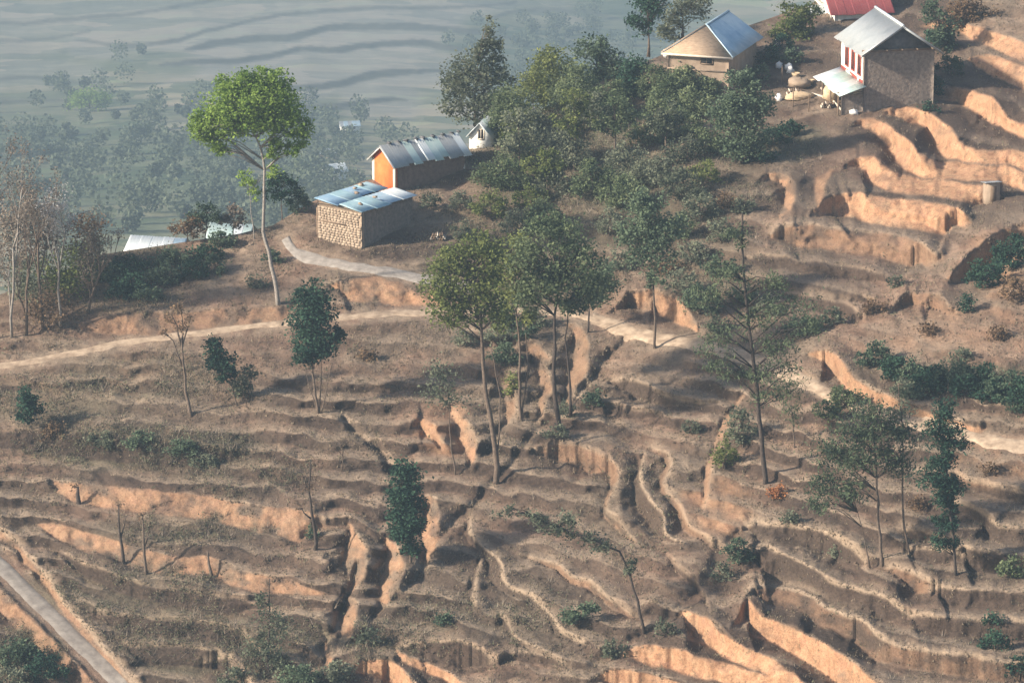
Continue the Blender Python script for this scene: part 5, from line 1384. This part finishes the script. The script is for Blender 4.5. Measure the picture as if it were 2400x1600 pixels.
# ------------------------------------------------------------------ ground cover of the near hillside
def scatter():
    nr, nc = Ug.shape
    inr = (ucols > -50) & (ucols < 2450)
    cols = np.where(inr)[0]
    def pick(n, weight):
        out_p = []; out_k = 0
        while out_k < n:
            m = 20000
            ci = rng.uniform(cols[0], cols[-1] - 1, m); ri = rng.uniform(2, 419, m)
            c0 = ci.astype(int); r0 = ri.astype(int); fc = (ci - c0)[:, None]; fr = (ri - r0)[:, None]
            p = (Pg[r0, c0] * (1-fc) + Pg[r0, c0+1] * fc) * (1-fr) + (Pg[r0+1, c0] * (1-fc) + Pg[r0+1, c0+1] * fc) * fr
            keep = rng.random(m) < weight(r0, c0)
            out_p.append(p[keep]); out_k += int(keep.sum())
        return np.concatenate(out_p)[:n]
    clump = smooth(.5 + 1.1 * fbm(Ug / 70, Vg / 45, 141))
    def w_grass(r, c): return (1 - .9 * MASK1[r, c, 1]) * (.22 + .78 * clump[r, c]) * np.clip(1 - 2.5 * MASK1[r, c, 0], 0, 1) * (1 - WAY[r, c]) * (1 - .5 * MASK2[r, c, 2])
    def w_scrub(r, c): return (MASK2[r, c, 0] * .9 + .02) * clump[r, c] * (1 - MASK1[r, c, 0]) ** 3 * (1 - WAY[r, c])
    def w_edge(r, c): return np.clip(MASK1[r, c, 2], 0, 1) * (1 - WAY[r, c])
    def blades(p, n, lo, hi, spread, wid):
        m = len(p)
        b = np.repeat(p, n, 0) + rng.normal(0, .07, (m * n, 3)) * (1, 1, 0)
        L_ = rng.uniform(lo, hi, m * n)
        d = rng.normal(0, spread, (m * n, 3)); d[:, 2] = 1; d /= np.linalg.norm(d, axis=1, keepdims=True)
        s = rng.normal(size=(m * n, 3)); s[:, 2] = 0; s /= np.linalg.norm(s, axis=1, keepdims=True)
        s *= wid * rng.uniform(.6, 1.4, (m * n, 1))
        v = np.stack([b - s - (0, 0, .05), b + s - (0, 0, .05), b + d * L_[:, None]], 1).reshape(-1, 3)
        ti = np.repeat(np.repeat(np.clip(rng.normal(.5, .25, m), 0, 1), n), 3)
        return v, np.arange(len(v)).reshape(-1, 3), ti
    g = Geo(); v, t, ti = blades(pick(40000, w_grass), 3, .08, .22, .6, .045); g.add(v, None, t, ti)
    v, t, ti = blades(pick(3500, w_edge), 3, .08, .20, .6, .045); g.add(v, None, t, np.clip(ti + .1, 0, 1))
    o = g.obj('dry_grass', LM['drygrass'])
    tag(o, 'dry tan grass tufts covering the terraces', 'grass', kind='stuff')
    g = Geo()
    c = pick(4500, w_scrub)
    q = np.repeat(c, 9, 0) + rng.normal(0, .17, (len(c) * 9, 3)) + (0, 0, .16)
    g.leaves(q, .15, .6, .4, rng, 0, np.repeat(np.clip(rng.normal(.5, .25, len(c)), 0, 1), 9))
    o = g.obj('low_scrub', LM['scrub'])
    tag(o, 'low grey green scrub growing over the banks', 'scrub', kind='stuff')
    g = Geo(); v, t, ti = blades(pick(3500, w_scrub), 5, .3, .9, .7, .022); g.add(v, None, t, ti)
    o = g.obj('dead_stalks', LM['stalk'])
    tag(o, 'thin dead stalks and twigs standing in the scrub', 'stalks', kind='stuff')
LM['drygrass'] = leaf_mat('dry_grass_blades', (.12, .095, .066), (.31, .25, .175), .3)
LM['scrub'] = leaf_mat('scrub_leaves', (.070, .075, .048), (.20, .19, .12), .3)
LM['stalk'] = leaf_mat('dead_stalk', (.09, .07, .055), (.30, .25, .195), .1)
scatter()
